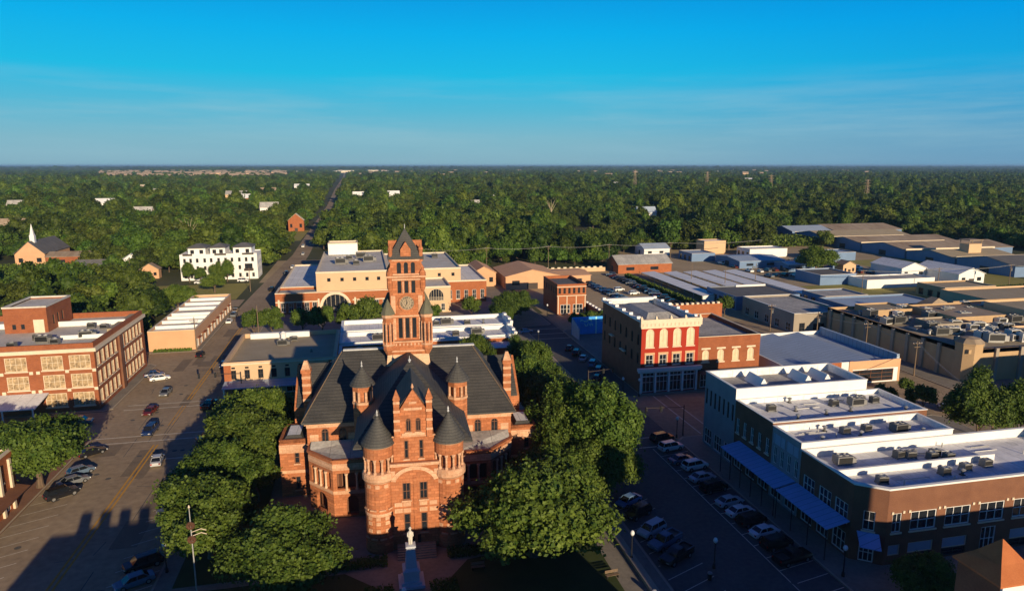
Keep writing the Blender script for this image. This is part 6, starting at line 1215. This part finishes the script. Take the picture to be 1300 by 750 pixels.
# ------------------------------------------------------------------ cars
CA = [('sedan', 'silver', -37.3, 125.2, 96, 'silver sedan driving in the middle of the left street'), ('suv', 'blue', -42.6, 140.4, -94, 'dark blue sport utility car driving on the left street behind the silver sedan'), ('sedan', 'red', -45.8, 152.4, -96, 'dark red car driving on the left street near the brick block corner'), ('sedan', 'grey', -45.9, 165, -92, 'grey car on the left street beside the tall brick block'), ('pickup', 'black', -34.2, 153.5, 80, 'black pickup by the kerb at the cream storefront'),
      ('sedan', 'white', -50.3, 177, 20, 'white sedan parked beyond the brick block'), ('sedan', 'blue', -52.5, 180.5, 20, 'blue car parked next to the white sedan beyond the brick block'),
      ('suv', 'black', -48.6, 114.6, 40, 'black sport utility car parked below the big round tree'), ('sedan', 'grey', -48.6, 119.2, 40, 'grey car parked below the big round tree behind the black one'), ('hatch', 'slate', -48.9, 123.2, 40, 'slate car mostly hidden under the big round tree'), ('sedan', 'black', -50, 131.5, 40, 'black car parked past the big round tree near the corner'),
      ('suv', 'black', -30.0, 90.6, 208, 'black car parked in the shade by the left kerb'), ('sedan', 'slate', -29.9, 86.6, 208, 'slate blue sedan parked in the shade, nearest the lower edge'), ('suv', 'grey', -29.6, 105, 208, 'grey car parked under the tree on the left kerb'), ('suv', 'black', -29.6, 147, 185, 'dark car waiting at the storefront corner'),
      ('sedan', 'sky', 39.0, 93.2, 208, 'pale blue sedan parked under the overhanging tree on the right street'), ('suv', 'black', 38.9, 89.3, 208, 'black car parked between pale sedan and silver car at the ledge'), ('suv', 'silver', 38.9, 84.2, 208, 'silver sport utility car parked at the stone ledge'), ('pickup', 'slate', 39.4, 80.9, 208, 'slate blue pickup parked at the stone ledge'), ('pickup', 'black', 39.4, 77.3, 208, 'black pickup parked at the stone ledge, nearest of the row'),
      ('suv', 'black', 54.6, 115.2, 12, 'black car parked first at the far end of the right row'), ('suv', 'white', 54.4, 111.0, 12, 'white sport utility car second at the far end of the right row'), ('sedan', 'slate', 53.9, 105.6, 12, 'slate car behind the white one with black glass, right row'), ('suv', 'white', 55.0, 102.6, 12, 'white sport utility car parked before the tallest white shop'), ('sedan', 'silver', 54.1, 98.2, 12, 'silver sedan parked at the start of the blue awnings'), ('suv', 'black', 54.2, 94.4, 12, 'black sport utility car parked before the first blue awning'), ('sedan', 'silver', 54.2, 89.6, 12, 'light silver sedan parked before the pale panelled shop'), ('sedan', 'white', 54.2, 86.4, 12, 'white sedan with grey top parked before the pale panelled shop'), ('suv', 'black', 54.4, 83.6, 12, 'black car squeezed between two white sedans'), ('sedan', 'white', 54.5, 80.4, 12, 'white sedan parked before the second blue awning'), ('suv', 'black', 54.4, 77.2, 12, 'black car parked next to the nearest white sedan on the right row'), ('pickup', 'black', 54.4, 73.6, 12, 'black pickup nearest the small blue corner awning'),
      ('sedan', 'silver', 57.2, 171.6, 62, 'silver car parked beside the red building side wall'), ('suv', 'sky', 58.0, 166, 62, 'pale blue car parked beside the red building side wall'), ('suv', 'black', 57.0, 177, 62, 'black car parked beside the mural, nearer one'), ('sedan', 'black', 56.6, 182.5, 62, 'black car parked beside the mural, farther one'), ('suv', 'slate', 57.6, 160, 62, 'slate car parked beside the red building near its corner'), ('sedan', 'sky', 49, 205, 20, 'pale blue car crossing the shaded far corner')]
CA += [('suv', 'white', -51.0, 214, 95, 'white sport utility car at the kerb before the peach end wall'), ('sedan', 'black', -45.4, 198, 90, 'black car on the left street beyond the cross street'), ('sedan', 'silver', -37.0, 186, -90, 'silver car in the shaded lane beside the cream storefront'), ('suv', 'red', -30.4, 134, 200, 'dark red car parked at the kerb under the tree near the storefront'), ('suv', 'grey', -58, 148.5, 5, 'grey sport utility car on the cross street before the brick block'), ('sedan', 'black', -64.5, 145, 182, 'black car on the cross street before the brick block'), ('sedan', 'white', 74, 128, 8, 'white car on the cross street before the red building'), ('suv', 'black', 84, 133, 188, 'black car on the cross street before the brick wing'), ('hatch', 'red', 55.0, 154, 62, 'small red car parked beside the red building corner'), ('suv', 'white', 130.5, 150, 95, 'white sport utility car on the back street by the castle like plant'), ('pickup', 'slate', 137.5, 176, 92, 'slate pickup on the back street by the dark store'), ('sedan', 'silver', 100, 112, 30, 'silver car in the lane behind the white shop'), ('suv', 'black', 104, 107.5, 30, 'black car in the lane behind the dark brick shop'), ('sedan', 'white', 121.5, 118, 60, 'white car on the bare lot right of the lane')]
for a in CA: car(*a)
pr_ = random.Random(21); cols = ['white', 'silver', 'black', 'grey', 'slate', 'blue', 'red', 'tan']
for k in range(16): cartiny(pr_.choice(('sedan', 'suv', 'pickup')), pr_.choice(['black', 'grey', 'slate', 'blue', 'white']), 99 - k * .2, 246 + k * 4.3, 20 + pr_.uniform(-4, 4), 'small car parked in the middle line of the car park', 'cars in the middle line of the car park')
for k in range(17): cartiny(pr_.choice(('sedan', 'suv')), pr_.choice(['black', 'black', 'grey', 'slate', 'red']), 115.5, 240 + k * 4.2, 160 + pr_.uniform(-4, 4), 'small dark car parked along the hedge of the car park', 'dark cars along the car park hedge')
for i, (x, y) in enumerate(((104.5, 268), (107.5, 259))): cartiny('suv', 'white', x, y, 15, ('Farther', 'Nearer')[i] + ' white car standing in the open car park', None)
for k in range(54): cartiny(pr_.choice(('sedan', 'suv', 'pickup')), pr_.choice(cols), 187 + (k % 14) * 4.6, 287 + (k // 14) * 15 + (k % 3), 90 + pr_.uniform(-8, 8), 'small vehicle parked in the storage yard', 'vehicles in the storage yard')
for k in range(16): cartiny(pr_.choice(('sedan', 'suv', 'pickup')), pr_.choice(['white', 'white', 'silver', 'grey', 'blue']), 240 + (k % 8) * 6.5, 220 + (k // 8) * 7, 80 + pr_.uniform(-6, 6), 'small vehicle parked behind the castle like plant', 'vehicles behind the castle like plant')
for i, (x, y, c) in enumerate(((-72, 325, 'white'), (-54, 326.5, 'white'), (-45, 240, 'white'), (-45.2, 250, 'grey'), (-46, 258, 'tan'), (-37, 345, 'grey'), (-36, 366, 'white'), (-38.5, 300, 'black'), (-35, 420, 'silver'), (-38, 460, 'white'), (-34.5, 288, 'slate'))): cartiny('suv' if i % 2 else 'sedan', c, x, y, 0 if i < 2 else 90, ('White car at the left apartment doorway', 'White car at the right apartment balconies', 'White car beside the peach strip building', 'Grey car beside the peach strip building', 'Tan car beside the peach strip building', 'Grey car on the far road near the apartments', 'White car on the far road past the apartments', 'Black car on the shaded road beside the civic building', 'Silver car on the distant road', 'White car on the distant road', 'Slate car on the shaded road beside the civic building')[i], None)
for k in range(40): cartiny(pr_.choice(('sedan', 'suv', 'pickup')), pr_.choice(['white', 'white', 'silver', 'grey', 'slate', 'blue']), 268 + (k % 10) * 3.4, 216 + (k // 10) * 5.5, 90 + pr_.uniform(-6, 6), 'small vehicle in the big lot at the right edge', 'vehicles in the big lot at the right edge')
# ------------------------------------------------------------------ woodland
KT = []
WK = [(61, 5.6, 4.4, 4.3, 13, 4200, .46), (62, 4.8, 5.2, 5.2, 12, 4000, .45), (63, 6.4, 4.1, 4.0, 15, 4800, .48), (64, 4.2, 4.0, 3.8, 10, 3200, .42), (65, 5.2, 5.8, 5.6, 14, 4600, .47)]
for sd, rx, rz, zc, nb, nl, s in WK:
    V, F, bl = crown(sd, rx, rz, zc, nb, nl, s, br=.44, core=.86); t = trunk_mb(sd, zc * .5, .3, bl, 3); tv = np.array(t.v)
    tf = np.array([f if len(f) == 4 else (f[0], f[1], f[2], f[2]) for f in t.f if len(f) == 4]); V2 = np.concatenate([V, tv]); F2 = np.concatenate([F, tf + len(V)]); mi = np.concatenate([np.zeros(len(F)), np.ones(len(tf))])
    KT.append(np_mesh('woodland_tree', V2, F2, [M['leaf_far'], M['bark']], mi))
KO = [np_mesh('woodland_tree', *[(lambda c: c)(x) for x in crown(71 + k, 5, 4.6, 4.2, 13, 4200, .45, br=.44, core=.86)[:2]], [M['leaf_olive']]) for k in range(2)]
def road_x(y):
    for (a0, a1, ya), (c0, c1, yc) in zip(far, far[1:]):
        if ya <= y <= yc: t = (y - ya) / (yc - ya); return (a0 + (c0 - a0) * t + a1 + (c1 - a1) * t) / 2, (a1 - a0) / 2 + (c1 - c0 - a1 + a0) * t / 2
    return -1e9, 0
EXC = [(-66, -47, 200, 268), (-92, -48, 268, 352), (-48, 60, 200, 330), (60, 136, 200, 345), (136, 300, 180, 388), (296, 404, 255, 484), (300, 900, 0, 255), (-140, 136, -10, 200), (120, 300, 0, 190), (-196, -142, 372, 440), (-192, -128, 312, 373), (-48, 0, 320, 398), (-57, -46, 560, 590)]
for x, y, wm, rm, wd, lb in hs_: EXC.append((x - wd * .7 - 3, x + wd * .7 + 3, y - (y * .15 if y > 500 else 22), y + wd * .6 + 4))
def free(x, y):
    if y < 205 and x > -62: return False
    for a, b_, c, d in EXC:
        if a < x < b_ and c < y < d: return False
    rx_, hw = road_x(y)
    if abs(x - rx_) < hw + 4 + y / 160: return False
    return True
tan_ = math.tan(YAW); pts = []
def visible(x, y, m=8):
    xr = x * math.cos(YAW) - y * math.sin(YAW); yr = x * math.sin(YAW) + y * math.cos(YAW)
    return yr > 0 and abs(xr) < yr * .80 + m + 15
wr_ = np.random.RandomState(99)
def scatter(y0, y1, sp, hs0, hs1, flat=1.0):
    out = []; xm = y1 * 1.25
    n = int((2 * xm) * (y1 - y0) / sp ** 2)
    X = wr_.uniform(-xm * .62, xm * 1.1, n); Y = wr_.uniform(y0, y1, n); grid = {}
    for x, y in zip(X, Y):
        if not visible(x, y) or not free(x, y): continue
        g_ = (int(x // (sp * .72)), int(y // (sp * .72)))
        if g_ in grid: continue
        grid[g_] = 1; s = wr_.uniform(hs0, hs1) * (1 + .28 * math.sin(x * .031 + 1.7 * math.sin(y * .017)) * math.cos(y * .027 + x * .011)) * (1.3 if wr_.rand() < .08 else 1); s = min(s, 1.2 if (y < 400 and x < -66) else hs1 * 1.22) * (.72 if wr_.rand() < .22 else 1)
        if y < 2600 and math.sin(x * .021 + 2 * math.sin(y * .009)) * math.sin(y * .013 + 1.5 * math.sin(x * .012)) > .80: continue
        out.append((x, y, s))
    return out
near = scatter(200, 700, 8.2, .78, 1.6)
mid = scatter(700, 2600, 11, .95, 1.75)
def glade(x, y):        # open fields and roofs far out: trees thin there
    return math.sin(x * .0017 + 1.3) * math.cos(y * .0011 + .4) + .6 * math.sin(x * .004 - y * .002) > .98 or (2750 < y < 5700 and -.335 * y < x < -.095 * y and math.sin(x * .013) * math.sin(y * .006) < .2)
farp = [p for p in scatter(2600, 7500, 27, 1.4, 2.6) if not glade(p[0], p[1])]
farp2 = [p for p in scatter(7500, 30000, 105, 4.0, 8.0) if not glade(p[0], p[1])]
near.sort(key=lambda p: p[0] ** 2 + p[1] ** 2)
st = random.Random(8); front = near[:300]; rest = near[300:]
for i, (x, y, s) in enumerate(front):
    ol = x < -60 and st.random() < .38
    me = st.choice(KO) if ol else st.choice(KT); o = link('woodland_tree', me, None, (x, y, -.1), st.uniform(0, 6.28)); o.scale = (s, s, s * st.uniform(.9, 1.15))
    tag(o, 'olive green bushy tree in the left woodland beyond the town' if ol else 'leafy green tree at the near edge of the woodland beyond the town', 'tree', 'olive trees of the left woodland' if ol else 'trees at the near edge of the woodland')
allp = [(x, y, s, 1.0) for x, y, s in rest] + [(x, y, s, 1.0) for x, y, s in mid] + [(x, y, s, .62) for x, y, s in farp] + [(x, y, s, .34) for x, y, s in farp2]
print('woodland instances', len(near), len(mid), len(farp), len(farp2))
me = bpy.data.meshes.new('woodland'); me.vertices.add(len(allp)); me.vertices.foreach_set('co', np.array([(x, y, -.1) for x, y, _, _ in allp], np.float32).ravel())
a = me.attributes.new('tree_scale', 'FLOAT_VECTOR', 'POINT'); a.data.foreach_set('vector', np.array([(s, s, s * f * st.uniform(.85, 1.15)) for _, _, s, f in allp], np.float32).ravel())
a = me.attributes.new('tree_turn', 'FLOAT_VECTOR', 'POINT'); a.data.foreach_set('vector', np.array([(0, 0, st.uniform(0, 6.28)) for _ in allp], np.float32).ravel())
a = me.attributes.new('tree_kind', 'INT', 'POINT'); a.data.foreach_set('value', np.array([(5 + st.randrange(2)) if st.random() < (.26 if x_ < 0 else .12) else st.randrange(5) for x_, _, _, _ in allp], np.int32))
wo_ = link('woodland', me); tag(wo_, 'wide green woodland reaching to the horizon', 'woodland', None, 'stuff')
ng = bpy.data.node_groups.new('woodland_scatter', 'GeometryNodeTree'); ng.interface.new_socket('Geometry', in_out='INPUT', socket_type='NodeSocketGeometry'); ng.interface.new_socket('Geometry', in_out='OUTPUT', socket_type='NodeSocketGeometry')
n, l = ng.nodes, ng.links; gi, go = n.new('NodeGroupInput'), n.new('NodeGroupOutput'); ip = n.new('GeometryNodeInstanceOnPoints'); jg = n.new('GeometryNodeJoinGeometry')
srcs = []
for meK in KT + KO:      # a standing tree of each kind is the pattern for the mass
    srcs.append(next(o for o in sc.objects if o.data is meK and o.name.startswith('woodland_tree')))
for o in srcs:
    oi = n.new('GeometryNodeObjectInfo'); oi.inputs['Object'].default_value = o; oi.inputs['As Instance'].default_value = True; oi.transform_space = 'ORIGINAL'; l.new(oi.outputs['Geometry'], jg.inputs[0])
def attr(nm, ty):
    q = n.new('GeometryNodeInputNamedAttribute'); q.data_type = ty; q.inputs['Name'].default_value = nm; return q.outputs['Attribute']
ip.inputs['Pick Instance'].default_value = True
er = n.new('FunctionNodeEulerToRotation'); l.new(attr('tree_turn', 'FLOAT_VECTOR'), er.inputs[0])
l.new(gi.outputs[0], ip.inputs['Points']); l.new(jg.outputs[0], ip.inputs['Instance']); l.new(attr('tree_kind', 'INT'), ip.inputs['Instance Index']); l.new(er.outputs[0], ip.inputs['Rotation']); l.new(attr('tree_scale', 'FLOAT_VECTOR'), ip.inputs['Scale']); l.new(ip.outputs[0], go.inputs[0])
md = wo_.modifiers.new('scatter', 'NODES'); md.node_group = ng
# bare pale limbs of a dead tree, distant pale buildings
for i, (x, y, s) in enumerate(((-108, 470, 1.3), (178, 640, 1.4))):
    b = MB(); b.tube((0, 0, 0), (0, 0, 7), .4, 6, .25)
    for k in range(7): a_ = k * .9; q = (2.6 * math.cos(a_), 2.6 * math.sin(a_), 10 + k * .5); b.tube((0, 0, 5.5 + k * .25), q, .2, 5, .1); b.tube(q, (q[0] * 1.6, q[1] * 1.3, q[2] + 2.2), .1, 4, .04)
    o = b.build('bare_tree', M['roof_grav']); o.location = (x, y, 0); o.scale = (s, s, s); tag(o, ('bare pale tree in the woodland left of the white apartments', 'bare pale tree in the middle of the woodland')[i], 'tree')
hb = MB(); hb.mi = 0; hb.box(-9, 9, -5, 5, 0, 6); hb.mi = 1; hb.gable(-9.6, 9.6, -5.6, 5.6, 6, 10.5, 'x'); hme = hb.mesh('suburban_house', [M['tan'], M['roof_rust']]); hb2 = MB(); hb2.box(-30, 30, -12, 12, 0, 9); hb2.mi = 1; hb2.box(-30.5, 30.5, -12.5, 12.5, 9.01, 10.5); hme2 = hb2.mesh('distant_hall', [M['trim'], M['roof_white']])
for k in range(190):
    y = st.uniform(2750, 5600); x = st.uniform(-.33 * y, -.10 * y)
    if k > 155: x = st.uniform(-.2, 1.1) * y * .8
    o = link('suburban_house', hme, None, (x, y, 0), st.uniform(-.5, .5)); o.scale = (1.7,) * 3; tag(o, 'tiny tan roofed house in the suburb on the left horizon', 'house', 'suburban houses on the horizon')
for k in range(26):
    y = st.uniform(4200, 7000); x = (st.uniform(-.25, .12) if k < 12 else st.uniform(.3, 1.0)) * y
    o = link('distant_hall', hme2, None, (x, y, 0), st.uniform(-.3, .3)); s = st.uniform(.8, 2.0); o.scale = (s, 1, 1.3); tag(o, 'pale flat hall near the horizon', 'building', 'pale halls near the horizon')

# ------------------------------------------------------------------ air
hz = MB().box(-40000, 40000, -200, 42000, -1.0, 62.0).build('haze', None)
hm = bpy.data.materials.new('haze'); hm.use_nodes = True; hn = hm.node_tree.nodes; hn.remove(hn['Principled BSDF']); pv = hn.new('ShaderNodeVolumePrincipled')
pv.inputs['Color'].default_value = (.30, .54, .88, 1); pv.inputs['Density'].default_value = .00006; pv.inputs['Anisotropy'].default_value = 0
hm.node_tree.links.new(pv.outputs[0], hn['Material Output'].inputs['Volume']); hz.data.materials.clear(); hz.data.materials.append(hm); tag(hz, 'faint blue haze over the far woodland', 'haze', None, 'stuff')
